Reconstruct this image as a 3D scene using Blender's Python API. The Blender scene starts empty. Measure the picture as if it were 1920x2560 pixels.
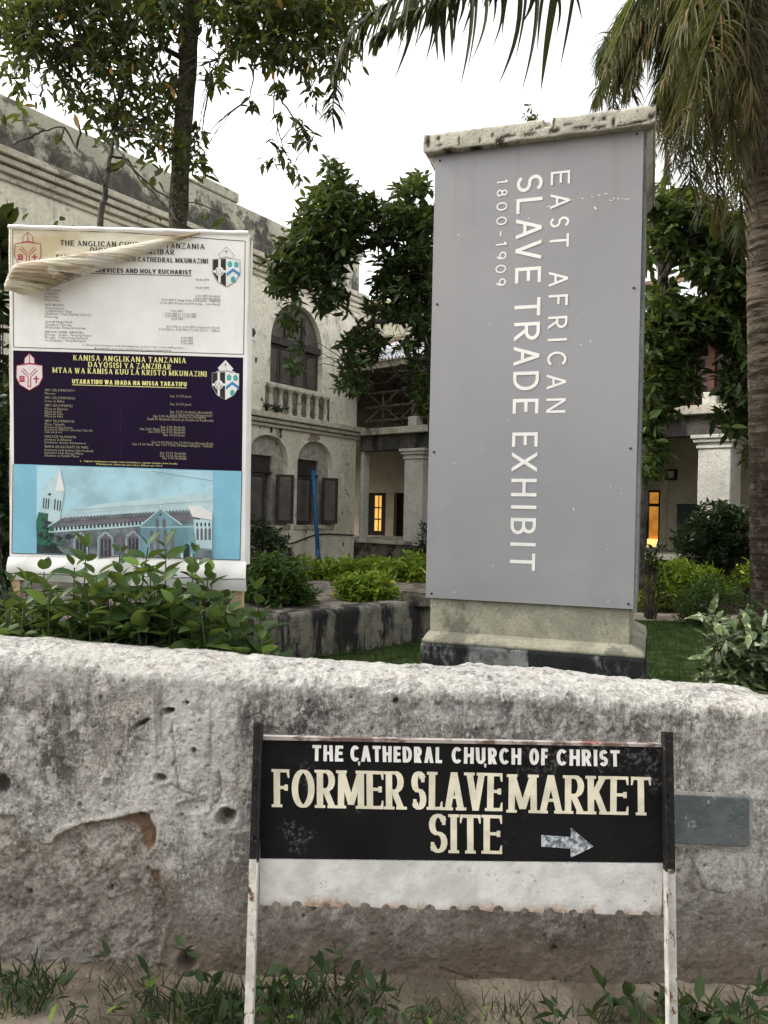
import bpy, math, random
import numpy as np
from mathutils import Vector, Matrix
from mathutils.geometry import tessellate_polygon

# ------------------------------------------------------------------ camera, sky, sun, exposure
SC = bpy.context.scene
COL = SC.collection
FPX = 1991.0            # focal length in photograph pixels (2560 high)
ROLL = 0.022
EYE = Vector((0, 0, 1.6))
cam_d = bpy.data.cameras.new('camera'); cam = bpy.data.objects.new('camera', cam_d); COL.objects.link(cam)
cam.location = EYE; cam.rotation_euler = (math.pi/2, -ROLL, 0)
cam_d.sensor_fit = 'VERTICAL'; cam_d.sensor_height = 36; cam_d.sensor_width = 27
cam_d.lens = 36*FPX/2560; cam_d.clip_end = 2000; cam_d.clip_start = .05
SC.camera = cam

SUN_EL, SUN_AZ = math.radians(32), math.radians(280)     # azimuth measured clockwise from +Y
w = bpy.data.worlds.new('World'); SC.world = w; w.use_nodes = True
nt = w.node_tree; bg = nt.nodes['Background']
sky = nt.nodes.new('ShaderNodeTexSky'); sky.sky_type = 'NISHITA'; sky.sun_disc = False
sky.sun_elevation = SUN_EL; sky.sun_rotation = SUN_AZ
sky.air_density = 1.6; sky.dust_density = 6.0; sky.ozone_density = .6
hs = nt.nodes.new('ShaderNodeHueSaturation'); hs.inputs['Saturation'].default_value = .16
hs.inputs['Value'].default_value = 1.0
nt.links.new(sky.outputs[0], hs.inputs['Color'])
tint = nt.nodes.new('ShaderNodeMix'); tint.data_type = 'RGBA'; tint.blend_type = 'MULTIPLY'
tint.inputs[0].default_value = 1.0; tint.inputs[7].default_value = (1.0, .985, .955, 1)
nt.links.new(hs.outputs[0], tint.inputs[6]); nt.links.new(tint.outputs[2], bg.inputs[0])
bg.inputs[1].default_value = .15
sun_d = bpy.data.lights.new('sun', 'SUN'); sun = bpy.data.objects.new('sun', sun_d); COL.objects.link(sun)
sun_d.energy = .5; sun_d.angle = math.radians(40); sun_d.color = (1, .96, .9)
sd = Vector((math.sin(SUN_AZ)*math.cos(SUN_EL), math.cos(SUN_AZ)*math.cos(SUN_EL), math.sin(SUN_EL)))
sun.rotation_euler = sd.to_track_quat('Z', 'Y').to_euler()
SC.view_settings.view_transform = 'Standard'; SC.view_settings.look = 'None'
SC.view_settings.exposure = 1.72; SC.view_settings.gamma = 1
SC.view_settings.use_curve_mapping = False
SC.render.resolution_x = 768; SC.render.resolution_y = 1024

# ------------------------------------------------------------------ measuring helpers
cr, sr = math.cos(ROLL), math.sin(ROLL)
def pdir(px, py):
    u, v = px-960, py-1280
    return Vector(((u*cr+v*sr)/FPX, 1, -(-u*sr+v*cr)/FPX))
def P(px, py, Y): return EYE + pdir(px, py)*Y
class Frame:
    """a vertical plane: origin O, horizontal unit U, outward normal N; s along U, z up, d outward"""
    def __init__(s, O, U):
        s.O = Vector((O[0], O[1], 0)); s.U = Vector((U[0], U[1], 0)).normalized()
        s.N = Vector((s.U.y, -s.U.x, 0))
        if s.N.dot(EYE - s.O) < 0: s.N = -s.N
    def p(s, a, z, d=0): return s.O + s.U*a + s.N*d + Vector((0, 0, z))
    def m(s, px, py, d=0):
        r = pdir(px, py); o = s.O + s.N*d
        t = s.N.dot(o-EYE)/s.N.dot(r); q = EYE + r*t - o
        return q.dot(s.U), (EYE+r*t).z

# ------------------------------------------------------------------ objects
def tag(o, label=None, cat=None, group=None, kind=None):
    if label: o['label'] = label
    if cat: o['category'] = cat
    if group: o['group'] = group
    if kind: o['kind'] = kind
    return o
def thing(name, loc, label, cat, group=None):
    o = bpy.data.objects.new(name, None); COL.objects.link(o); o.location = loc
    o.empty_display_size = .1
    return tag(o, label, cat, group)
def wloc(o):
    v = Vector(o.location)
    return v + wloc(o.parent) if o.parent else v
class MB:
    def __init__(s): s.v = []; s.f = []; s.mi = []; s.cur = 0
    def add(s, vs, fs):
        b = len(s.v); s.v.extend([tuple(q) for q in vs])
        for f in fs: s.f.append([b+i for i in f]); s.mi.append(s.cur)
    def hexa(s, c):      # 8 corners: bottom 4 ccw, top 4 ccw
        s.add(c, [(3,2,1,0),(4,5,6,7),(0,1,5,4),(1,2,6,5),(2,3,7,6),(3,0,4,7)])
    def box(s, x0, x1, y0, y1, z0, z1):
        s.hexa([(x0,y0,z0),(x1,y0,z0),(x1,y1,z0),(x0,y1,z0),(x0,y0,z1),(x1,y0,z1),(x1,y1,z1),(x0,y1,z1)])
    def fbox(s, F, a0, a1, z0, z1, d0, d1):
        s.hexa([F.p(a0,z0,d1),F.p(a1,z0,d1),F.p(a1,z0,d0),F.p(a0,z0,d0),F.p(a0,z1,d1),F.p(a1,z1,d1),F.p(a1,z1,d0),F.p(a0,z1,d0)])
    def tube(s, pts, radii, n=6, cap=True):
        pts = [Vector(p) for p in pts]
        if not hasattr(radii, '__len__'): radii = [radii]*len(pts)
        vs = []; prev = None
        for i, p in enumerate(pts):
            t = (pts[min(i+1, len(pts)-1)] - pts[max(i-1, 0)])
            if t.length < 1e-9: t = Vector((0,0,1))
            t.normalize()
            a = prev if prev is not None else (Vector((1,0,0)) if abs(t.x) < .8 else Vector((0,1,0)))
            a = (a - t*a.dot(t)).normalized(); b = t.cross(a); prev = a
            for k in range(n):
                an = 2*math.pi*k/n; vs.append(p + (a*math.cos(an)+b*math.sin(an))*radii[i])
        fs = [(i*n+k, i*n+(k+1)%n, (i+1)*n+(k+1)%n, (i+1)*n+k) for i in range(len(pts)-1) for k in range(n)]
        if cap: fs += [tuple(range(n))[::-1], tuple((len(pts)-1)*n+k for k in range(n))]
        s.add(vs, fs)
    def poly(s, loop, holes=()):
        loops = [[Vector(q) for q in loop]] + [[Vector(q) for q in h] for h in holes]
        tris = tessellate_polygon(loops); s.add([q for l in loops for q in l], tris)
    def build(s, name, mats, parent=None, smooth=False, bevel=0, kind=None):
        if not isinstance(mats, (list, tuple)): mats = [mats]
        a = np.array(s.v, dtype=float).reshape(-1, 3); c = (a.min(0)+a.max(0))/2
        if parent is None: c = np.array([c[0], c[1], a[:,2].min()])
        me = bpy.data.meshes.new(name); me.from_pydata((a-c).tolist(), [], s.f)
        for m in mats: me.materials.append(m)
        if len(mats) > 1: me.polygons.foreach_set('material_index', s.mi)
        if smooth: me.polygons.foreach_set('use_smooth', [True]*len(me.polygons))
        me.update()
        o = bpy.data.objects.new(name, me); COL.objects.link(o)
        base = wloc(parent) if parent else Vector((0,0,0))
        o.location = Vector(c) - base
        if parent: o.parent = parent
        if bevel:
            b = o.modifiers.new('bevel', 'BEVEL'); b.width = bevel; b.segments = 2; b.limit_method = 'ANGLE'
        if kind: o['kind'] = kind
        return o

# ------------------------------------------------------------------ materials
class MT:
    def __init__(s, name):
        s.m = bpy.data.materials.new(name); s.m.use_nodes = True; s.t = s.m.node_tree
        s.b = s.t.nodes['Principled BSDF']; s.out = s.t.nodes['Material Output']
        s.geo = s.t.nodes.new('ShaderNodeNewGeometry'); s.pos = s.geo.outputs['Position']
    def link(s, a, b): s.t.links.new(a, b)
    def setin(s, sock, val):
        if isinstance(val, bpy.types.NodeSocket): s.link(val, sock)
        elif hasattr(val, '__len__') and len(val) == 3 and sock.type == 'RGBA': sock.default_value = (*val, 1)
        else: sock.default_value = val
    def scale(s, v):
        n = s.t.nodes.new('ShaderNodeVectorMath'); n.operation = 'MULTIPLY'; s.link(s.pos, n.inputs[0]); n.inputs[1].default_value = v
        return n.outputs[0]
    def noise(s, sc, det=5, ro=.6, vec=None, dist=0, off=0):
        n = s.t.nodes.new('ShaderNodeTexNoise'); n.noise_dimensions = '4D'; n.inputs['W'].default_value = off
        s.link(vec or s.pos, n.inputs['Vector']); n.inputs['Scale'].default_value = sc
        n.inputs['Detail'].default_value = det; n.inputs['Roughness'].default_value = ro; n.inputs['Distortion'].default_value = dist
        return s.math('ADD', s.math('MULTIPLY', s.math('SUBTRACT', n.outputs['Fac'], .5), 1.55), .5)
    def voro(s, sc, feat='F1', vec=None, rnd=1):
        n = s.t.nodes.new('ShaderNodeTexVoronoi'); n.feature = feat; n.inputs['Scale'].default_value = sc
        n.inputs['Randomness'].default_value = rnd
        s.link(vec or s.pos, n.inputs['Vector']); return n.outputs['Distance']
    def ramp(s, fac, lo, hi, a=0., b=1.):
        n = s.t.nodes.new('ShaderNodeMapRange'); n.interpolation_type = 'SMOOTHSTEP'
        s.setin(n.inputs[0], fac); n.inputs[1].default_value = lo; n.inputs[2].default_value = hi
        n.inputs[3].default_value = a; n.inputs[4].default_value = b; return n.outputs[0]
    def math(s, op, a, b=0.):
        n = s.t.nodes.new('ShaderNodeMath'); n.operation = op; s.setin(n.inputs[0], a); s.setin(n.inputs[1], b); return n.outputs[0]
    def mix(s, fac, a, b, mode='MIX'):
        n = s.t.nodes.new('ShaderNodeMix'); n.data_type = 'RGBA'; n.blend_type = mode
        s.setin(n.inputs[0], fac); s.setin(n.inputs[6], a); s.setin(n.inputs[7], b); return n.outputs[2]
    def z(s):
        n = s.t.nodes.new('ShaderNodeSeparateXYZ'); s.link(s.pos, n.inputs[0]); return n.outputs[2]
    def attr(s, name):
        n = s.t.nodes.new('ShaderNodeAttribute'); n.attribute_name = name; return n.outputs['Fac']
    def bump(s, h, dist=.01, strength=1.):
        n = s.t.nodes.new('ShaderNodeBump'); n.inputs['Distance'].default_value = dist; n.inputs['Strength'].default_value = strength
        s.link(h, n.inputs['Height']); s.link(n.outputs[0], s.b.inputs['Normal']); return s
    def fin(s, col, rough=.8, spec=.3, metal=0):
        s.setin(s.b.inputs['Base Color'], col); s.setin(s.b.inputs['Roughness'], rough)
        s.b.inputs['Specular IOR Level'].default_value = spec; s.b.inputs['Metallic'].default_value = metal
        return s.m

def simple(name, col, rough=.7, var=.15, sc=8, bump=0, bsc=40, spec=.3, metal=0):
    t = MT(name); n = t.noise(sc, 6)
    d = tuple(c*(1-var*1.6) for c in col); l = tuple(min(1, c*(1+var)) for c in col)
    c = t.mix(t.ramp(n, .35, .65), d, l)
    if bump: t.bump(t.noise(bsc, 6), bump)
    return t.fin(c, rough, spec, metal)

def plaster(name, light, dark, black, stain=.5, sc=1.0, bump=.01, off=0., fine=45, blo=.53, streak=.35):
    """lime plaster: pale coat, grey weathering, black mould in streaky patches"""
    t = MT(name)
    sv = t.scale((1, 1, streak))
    c = t.mix(t.ramp(t.noise(1.7*sc, 8, .65, off=off), .35, .68), light, dark)
    c = t.mix(t.math('MULTIPLY', t.ramp(t.noise(fine, 4, .7), .45, .68), .4), c, tuple(q*.6 for q in dark))
    m = t.ramp(t.noise(1.3*sc, 10, .72, vec=sv, dist=.4, off=off+3), blo, blo+.14)
    c = t.mix(t.math('MULTIPLY', m, stain), c, black)
    m2 = t.ramp(t.noise(7*sc, 6, .7, off=off+9), .62, .7)
    c = t.mix(t.math('MULTIPLY', m2, stain*.7), c, black)
    t.bump(t.noise(22*sc, 8, .7), bump)
    return t.fin(c, .92, .15)

def leafmat(name, dark, light, odd=None, trans=.3, rough=.42, oddfrac=.95, back=None):
    t = MT(name)
    oi = t.t.nodes.new('ShaderNodeObjectInfo')
    r = t.math('FRACT', t.math('ADD', t.geo.outputs['Random Per Island'], oi.outputs['Random']))
    c = t.mix(r, dark, light)
    c = t.mix(t.ramp(t.noise(2.2, 3), .35, .65), c, t.mix(.5, c, dark))
    if odd: c = t.mix(t.math('GREATER_THAN', r, oddfrac), c, odd)
    t.fin(c, rough, .2)
    tr = t.t.nodes.new('ShaderNodeBsdfTranslucent'); ms = t.t.nodes.new('ShaderNodeMixShader')
    cc = t.mix(.5, c, (.25, .3, .05), 'MIX'); t.link(cc, tr.inputs[0])
    ms.inputs[0].default_value = trans; t.link(t.b.outputs[0], ms.inputs[1]); t.link(tr.outputs[0], ms.inputs[2])
    t.link(ms.outputs[0], t.out.inputs[0]); return t.m

def emis(name, col, strength, var=None):
    t = MT(name); t.fin(col, .6)
    c = t.mix(t.ramp(t.noise(3, 2), .3, .7), col, var or col)
    t.setin(t.b.inputs['Emission Color'], c); t.b.inputs['Emission Strength'].default_value = strength
    return t.m

# ------------------------------------------------------------------ numpy value noise
def _h(ix, iy, seed):
    n = (ix.astype(np.int64)*374761393 + iy.astype(np.int64)*668265263 + seed*1442695041) & 0x7fffffff
    n = ((n ^ (n >> 13))*1274126177) & 0x7fffffff
    return ((n ^ (n >> 16)) & 0xffff)/65535.
def vn(x, y, seed=0):
    ix, iy = np.floor(x), np.floor(y); fx, fy = x-ix, y-iy
    fx = fx*fx*(3-2*fx); fy = fy*fy*(3-2*fy)
    a, b, c, d = _h(ix,iy,seed), _h(ix+1,iy,seed), _h(ix,iy+1,seed), _h(ix+1,iy+1,seed)
    return (a*(1-fx)+b*fx)*(1-fy)+(c*(1-fx)+d*fx)*fy
def fbm(x, y, o=5, seed=0, g=.5):
    r = 0; a = 1; t = 0
    for k in range(o):
        r = r + a*vn(x*2**k, y*2**k, seed+k*7); t += a; a *= g
    return r/t
def sstep(a, b, x):
    t = np.clip((x-a)/(b-a), 0, 1); return t*t*(3-2*t)

def grid_obj(name, verts, nu, nv, mat, parent=None, smooth=True, attrs=None, kind=None):
    """verts: (nu*nv,3) array, index = i*nv+j"""
    i, j = np.meshgrid(np.arange(nu-1), np.arange(nv-1), indexing='ij'); b = (i*nv+j).ravel()
    f = np.stack([b, b+nv, b+nv+1, b+1], 1)
    me = bpy.data.meshes.new(name); c = (verts.min(0)+verts.max(0))/2
    if parent is None: c[2] = verts[:,2].min()
    v = verts - c
    me.vertices.add(len(v)); me.vertices.foreach_set('co', v.ravel().astype(np.float32))
    me.loops.add(f.size); me.loops.foreach_set('vertex_index', f.ravel().astype(np.int32))
    me.polygons.add(len(f)); me.polygons.foreach_set('loop_start', np.arange(0, f.size, 4, dtype=np.int32))
    me.polygons.foreach_set('loop_total', np.full(len(f), 4, dtype=np.int32))
    if smooth: me.polygons.foreach_set('use_smooth', np.ones(len(f), dtype=bool))
    me.update(calc_edges=True); me.materials.append(mat)
    for k, a in (attrs or {}).items():
        at = me.attributes.new(k, 'FLOAT', 'POINT'); at.data.foreach_set('value', a.astype(np.float32).ravel())
    o = bpy.data.objects.new(name, me); COL.objects.link(o)
    o.location = Vector(c) - (wloc(parent) if parent else Vector((0,0,0)))
    if parent: o.parent = parent
    if kind: o['kind'] = kind
    return o

# ------------------------------------------------------------------ lettering: a stroke font of my own
def arc(cx, cy, rx, ry, a0, a1, n=10):
    return [(cx+rx*math.cos(math.radians(a0+(a1-a0)*i/n)), cy+ry*math.sin(math.radians(a0+(a1-a0)*i/n))) for i in range(n+1)]
S_CURVE = arc(.5,.74,.5,.26,25,270,10)[:-1] + arc(.5,.25,.5,.25,90,-155,10)
# glyph: width, list of (kind, points); kinds: L straight, H horizontal, C curve, O closed curve
G = {
'A': (.80, [('L',[(0,0),(.5,1)]),('L',[(1,0),(.5,1)]),('H',[(.2,.33),(.8,.33)])]),
'B': (.66, [('L',[(0,0),(0,1)]),('C',[(0,1),(.5,1)]+arc(.5,.76,.42,.24,90,-90,8)+[(0,.52)]),('C',[(0,.52),(.5,.52)]+arc(.5,.26,.5,.26,90,-90,8)+[(0,0)])]),
'C': (.76, [('C', arc(.56,.5,.56,.5,42,318,18))]),
'D': (.78, [('L',[(0,0),(0,1)]),('C',[(0,1),(.4,1)]+arc(.4,.5,.6,.5,90,-90,14)+[(0,0)])]),
'E': (.60, [('L',[(0,0),(0,1)]),('H',[(0,1),(1,1)]),('H',[(0,.52),(.85,.52)]),('H',[(0,0),(1,0)])]),
'F': (.56, [('L',[(0,0),(0,1)]),('H',[(0,1),(1,1)]),('H',[(0,.52),(.85,.52)])]),
'G': (.80, [('C', arc(.54,.5,.54,.5,42,345,18)),('L',[(1,.02),(1,.46)]),('H',[(.62,.45),(1,.45)])]),
'H': (.74, [('L',[(0,0),(0,1)]),('L',[(1,0),(1,1)]),('H',[(0,.51),(1,.51)])]),
'I': (.16, [('L',[(.5,0),(.5,1)])]),
'J': (.46, [('L',[(1,.25),(1,1)]),('C', arc(.5,.28,.5,.28,0,-150,8))]),
'K': (.70, [('L',[(0,0),(0,1)]),('L',[(.06,.38),(.95,1)]),('L',[(1,0),(.36,.58)])]),
'L': (.54, [('L',[(0,0),(0,1)]),('H',[(0,0),(1,0)])]),
'M': (1.0, [('L',[(0,0),(0,1)]),('L',[(1,0),(1,1)]),('L',[(.02,1),(.5,.1)]),('L',[(.98,1),(.5,.1)])]),
'N': (.76, [('L',[(0,0),(0,1)]),('L',[(1,0),(1,1)]),('L',[(.02,1),(.98,0)])]),
'O': (.86, [('O', arc(.5,.5,.5,.5,0,360,24)[:-1])]),
'P': (.60, [('L',[(0,0),(0,1)]),('C',[(0,1),(.5,1)]+arc(.5,.74,.5,.26,90,-90,8)+[(0,.48)])]),
'Q': (.86, [('O', arc(.5,.5,.5,.5,0,360,24)[:-1]),('L',[(.6,.3),(1,0)])]),
'R': (.68, [('L',[(0,0),(0,1)]),('C',[(0,1),(.5,1)]+arc(.5,.74,.45,.26,90,-90,8)+[(0,.48)]),('L',[(.42,.46),(1,0)])]),
'S': (.60, [('C', S_CURVE)]),
'T': (.68, [('L',[(.5,0),(.5,1)]),('H',[(0,1),(1,1)])]),
'U': (.74, [('L',[(0,.32),(0,1)]),('L',[(1,.32),(1,1)]),('C', arc(.5,.36,.5,.36,180,360,14))]),
'V': (.76, [('L',[(0,1),(.5,0)]),('L',[(1,1),(.5,0)])]),
'W': (1.1, [('L',[(0,1),(.26,0)]),('L',[(.5,1),(.26,0)]),('L',[(.5,1),(.74,0)]),('L',[(1,1),(.74,0)])]),
'X': (.72, [('L',[(0,0),(1,1)]),('L',[(0,1),(1,0)])]),
'Y': (.84, [('L',[(.5,0),(.5,.42)]),('L',[(.5,.38),(0,1)]),('L',[(.5,.38),(1,1)])]),
'Z': (.64, [('H',[(0,1),(1,1)]),('H',[(0,0),(1,0)]),('L',[(.05,.04),(.95,.96)])]),
'0': (.64, [('O', arc(.5,.5,.5,.5,0,360,20)[:-1])]),
'1': (.34, [('L',[(.7,0),(.7,1)]),('L',[(.66,.98),(0,.76)])]),
'8': (.60, [('O', arc(.5,.75,.42,.25,0,360,16)[:-1]),('O', arc(.5,.26,.5,.26,0,360,16)[:-1])]),
'9': (.60, [('O', arc(.5,.69,.48,.31,0,360,16)[:-1]),('C', arc(.32,.62,.66,.62,5,-60,8))]),
'-': (.34, [('H',[(0,.42),(1,.42)])]),
'.': (.16, [('H',[(.0,.02),(1,.02)])]),
':': (.16, [('H',[(0,.1),(1,.1)]),('H',[(0,.6),(1,.6)])]),
"'": (.12, [('L',[(.5,.75),(.5,1)])]),
}
def glyph(mb, ch, X, w, h, wv, wh, place, serif=0., contrast=False, lay=[0], dz=.00012, jit=None):
    """X: left x, w,h: box; place(x, y, layer)->3D"""
    gw, strokes = G[ch]
    ins = wv/2
    def mx(x): return X + ins + x*(w-2*ins)
    def wid(dx, dy, k):
        L = math.hypot(dx, dy) or 1; sdy = abs(dy)/L
        r = wh + (wv-wh)*sdy**1.3
        if contrast and k == 'L' and .15 < abs(dx)/L and dx*dy > 0: r *= .55
        return r
    def put(pts_l, pts_r, closed=False):
        lay[0] = (lay[0]+1) % 14; d = lay[0]*dz
        n = len(pts_l); vs = [place(*q, d) for q in pts_l] + [place(*q, d) for q in pts_r]
        fs = [(i, (i+1) % n, n+(i+1) % n, n+i) for i in range(n if closed else n-1)]
        mb.add(vs, fs)
    for k, pts in strokes:
        if k == 'L':
            (x0,y0),(x1,y1) = pts
            a = [mx(x0), y0*h]; b = [mx(x1), y1*h]
            if jit: a[0] += jit(); b[0] += jit()
            dx, dy = b[0]-a[0], b[1]-a[1]; L = math.hypot(dx, dy); W = wid(dx, dy, k)
            hw = W/2*L/max(abs(dy), 1e-6); hw = min(hw, W*1.1)
            put([(a[0]-hw,a[1]),(b[0]-hw,b[1])],[(a[0]+hw,a[1]),(b[0]+hw,b[1])])
            if serif:
                for (x,y),(ex,ey) in zip(pts, (a,b)):
                    if y in (0,1) and not (ch in 'AM' and y == 1 and x == .5) and not (ch in 'VW' and y == 0) and not (ch == 'N' and (x > .9 and y == 0)):
                        s2 = hw+serif*h; yy0, yy1 = (0, wh*.9) if y == 0 else (h-wh*.9, h)
                        put([(ex-s2,yy0),(ex-s2,yy1)],[(ex+s2,yy0),(ex+s2,yy1)])
        elif k == 'H':
            (x0,y0),(x1,y1) = pts; y = wh/2 + y0*(h-wh); a, b = mx(x0), mx(x1)+ (ins if x1 >= .8 and ch not in 'AHG' else 0)
            if ch in 'TZ-.:': a = X
            if ch == 'A': a, b = mx(x0), mx(x1)
            put([(a,y-wh/2),(b,y-wh/2)],[(a,y+wh/2),(b,y+wh/2)])
            if serif and ch in 'EFLTZ':
                ends = [b] if ch != 'T' else [a, b]
                for e in ends:
                    sg = -1 if y0 == 1 else 1
                    t = wh*1.1; q = t if e == b else -t
                    if y0 in (0, 1): put([(e-q,y-sg*wh/2),(e,y-sg*wh/2)],[(e-q*.4,y+sg*(wh/2+h*.14)),(e,y+sg*(wh/2+h*.14))])
                    else: put([(e-q,y-h*.08),(e,y-h*.08)],[(e-q,y+h*.08),(e,y+h*.08)])
        else:
            q = [(mx(x), wh/2 + y*(h-wh)) for x, y in pts]; n = len(q); l = []; r = []
            for i in range(n):
                if k == 'O': p0, p1 = q[i-1], q[(i+1) % n]
                else: p0, p1 = q[max(i-1,0)], q[min(i+1,n-1)]
                dx, dy = p1[0]-p0[0], p1[1]-p0[1]; L = math.hypot(dx,dy) or 1; W = wid(dx,dy,'C')/2
                l.append((q[i][0]-dy/L*W, q[i][1]+dx/L*W)); r.append((q[i][0]+dy/L*W, q[i][1]-dx/L*W))
            put(l, r, k == 'O')
            if serif and ch in 'SC':
                for e in ((0, -1) if ch == 'S' else (0,)):
                    x, y = q[e]; t = wh*.55; sg = 1 if y > h/2 else -1
                    put([(x-t,y-sg*h*.1),(x+t,y-sg*h*.1)],[(x-t,y+sg*h*.12),(x+t,y+sg*h*.12)])
def textline(mb, txt, x0, x1, h, wv, wh, place, gap=.22, space=.42, **kw):
    """fit the line between x0 and x1"""
    tot = 0
    for i, c in enumerate(txt):
        tot += space if c == ' ' else G[c][0] + gap + (wv/h)*.6
    tot -= gap; k = (x1-x0)/(tot); x = x0
    for c in txt:
        if c == ' ': x += space*k; continue
        wd = (G[c][0] + (wv/h)*.6)*k
        glyph(mb, c, x, wd, h, wv, wh, place, **kw); x += wd + gap*k
def fonttext(txt, size, place, mb):
    """built-in font, for small print; place(x, y)->3D"""
    cu = bpy.data.curves.new('t', 'FONT'); cu.body = txt; cu.size = size; cu.resolution_u = 1
    o = bpy.data.objects.new('t', cu); COL.objects.link(o)
    dg = bpy.context.evaluated_depsgraph_get(); me = bpy.data.meshes.new_from_object(o.evaluated_get(dg))
    vs = [v.co for v in me.vertices]; wdt = max([v.x for v in vs] or [0])
    res = ([(v.x, v.y) for v in vs], [tuple(p.vertices) for p in me.polygons], wdt)
    bpy.data.objects.remove(o); bpy.data.curves.remove(cu); bpy.data.meshes.remove(me)
    return res

# ------------------------------------------------------------------ foliage
RNG = np.random.default_rng(7)
def leaf_tmpl(L=1., W=.36, seg=4, fold=.12, droop=.18, shape=.9):
    v = [(0,0,0)]; f = []
    ts = np.linspace(0, 1, seg+1)
    for t in ts[1:-1]:
        hw = W/2*math.sin(math.pi*t**shape)**.8; z = -droop*t*t
        v += [(-hw, t*L, z+fold*hw*2), (0, t*L, z), (hw, t*L, z+fold*hw*2)]
    v.append((0, L, -droop)); e = len(v)-1
    f += [(0,2,1),(0,3,2)]
    for k in range(seg-2):
        b = 1+3*k; f += [(b,b+1,b+4,b+3),(b+1,b+2,b+5,b+4)]
    b = 1+3*(seg-2); f += [(b,b+1,e),(b+1,b+2,e)]
    return np.array(v), f
T_FINE = leaf_tmpl(seg=5, W=.42, droop=.15)
T_MED = leaf_tmpl(seg=3, W=.36, droop=.15)
T_NAR = leaf_tmpl(seg=4, W=.30, droop=.22)
T_LOW = (np.array([(0,0,0),(-.2,.5,.04),(0,1,-.1),(.2,.5,.04)]), [(0,1,2),(0,2,3)])
def norm(a): return a/np.maximum(np.linalg.norm(a, axis=1, keepdims=True), 1e-9)
def basis(d, up):
    y = norm(d); x = norm(np.cross(y, up)); z = np.cross(x, y)
    return np.stack([x, y, z], 2)      # columns
def leaves(root, name, tmpl, pos, d, up, size, mat, n_ind=0, stuff='foliage', wscale=None):
    """n_ind leaves nearest the camera become parts, the rest one joined part"""
    tv, tf = tmpl; B = basis(d, up); base = np.array(wloc(root)) if root else np.zeros(3)
    order = np.argsort(np.linalg.norm(pos-np.array(EYE), axis=1)/size)
    ind, rest = order[:n_ind], order[n_ind:]
    if n_ind:
        me = bpy.data.meshes.new(name); me.from_pydata(tv.tolist(), [], tf); me.materials.append(mat)
        me.polygons.foreach_set('use_smooth', [True]*len(tf)); me.update()
        for i in ind:
            o = bpy.data.objects.new(name, me); COL.objects.link(o); o.parent = root
            M = Matrix(B[i].tolist()).to_4x4() @ Matrix.Diagonal((size[i],)*3+(1,)); M.translation = Vector(pos[i]-base)
            o.matrix_local = M
    if len(rest) == 0: return None
    p, b, s = pos[rest], B[rest], size[rest]
    V = np.einsum('nij,kj->nki', b, tv)*s[:,None,None] + p[:,None,:]
    N, K = len(rest), len(tv); V = V.reshape(-1, 3)
    lens = np.array([len(f) for f in tf]); flat = np.concatenate([np.array(f) for f in tf])
    loops = (flat[None,:] + (np.arange(N)*K)[:,None]).ravel()
    lt = np.tile(lens, N); ls = np.concatenate([[0], np.cumsum(lt)[:-1]])
    c = (V.min(0)+V.max(0))/2
    if root is None: c[2] = V[:,2].min()
    me = bpy.data.meshes.new(stuff); me.vertices.add(len(V)); me.vertices.foreach_set('co', (V-c).ravel().astype(np.float32))
    me.loops.add(len(loops)); me.loops.foreach_set('vertex_index', loops.astype(np.int32))
    me.polygons.add(len(lt)); me.polygons.foreach_set('loop_start', ls.astype(np.int32)); me.polygons.foreach_set('loop_total', lt.astype(np.int32))
    me.polygons.foreach_set('use_smooth', np.ones(len(lt), dtype=bool))
    me.update(calc_edges=True); me.materials.append(mat)
    o = bpy.data.objects.new(stuff, me); COL.objects.link(o); o.location = Vector(c-base); o['kind'] = 'stuff'
    if root: o.parent = root
    return o
def ellipsoids(blobs, depth, dspread, nper=1.0, shell=.35):
    """blobs (px,py,rx,ry,n[,dY]) measured in photograph pixels at a depth -> twig tip points"""
    out = []
    for b in blobs:
        px, py, rx, ry, n = b[:5]; Y0 = depth + (b[5] if len(b) > 5 else 0)
        n = int(n*nper); q = RNG.normal(size=(n, 3)); q = norm(q)*(RNG.random((n,1))**(shell))
        for k in range(n):
            Y = Y0 + q[k,1]*dspread
            out.append(P(px+q[k,0]*rx, py+q[k,2]*ry, max(Y, .5)))
    return np.array([tuple(o) for o in out])
def rosettes(tips, k, size, spread=1., droop=.4, rad=.04, outw=None):
    """k leaves radiating from every tip"""
    n = len(tips); c = np.repeat(tips, k, 0)
    d = RNG.normal(size=(n*k, 3)); d[:,2] = d[:,2]*.6 - droop; d = norm(d)
    if outw is not None: d = norm(d + np.repeat(outw, k, 0)*spread)
    pos = c + RNG.normal(size=(n*k,3))*rad
    up = norm(np.array([0,0,1.]) + RNG.normal(size=(n*k,3))*.45)
    sz = size*(.65+.7*RNG.random(n*k))
    return pos, d, up, sz
def limb(mb, pts, r0, r1, n=7, wob=.0):
    """pts: list of Vector; smooth the polyline"""
    P_ = [Vector(p) for p in pts]; out = []
    for i in range(len(P_)-1):
        a = P_[max(i-1,0)]; b = P_[i]; c = P_[i+1]; d = P_[min(i+2,len(P_)-1)]
        for k in range(5):
            t = k/5; out.append(.5*((2*b)+(c-a)*t+(2*a-5*b+4*c-d)*t*t+(3*b-a-3*c+d)*t**3))
    out.append(P_[-1])
    m = len(out); rr = [r0+(r1-r0)*i/(m-1) for i in range(m)]
    if wob: out = [o+Vector(RNG.normal(size=3)*wob) for o in out]
    mb.tube(out, rr, n); return out
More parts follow.
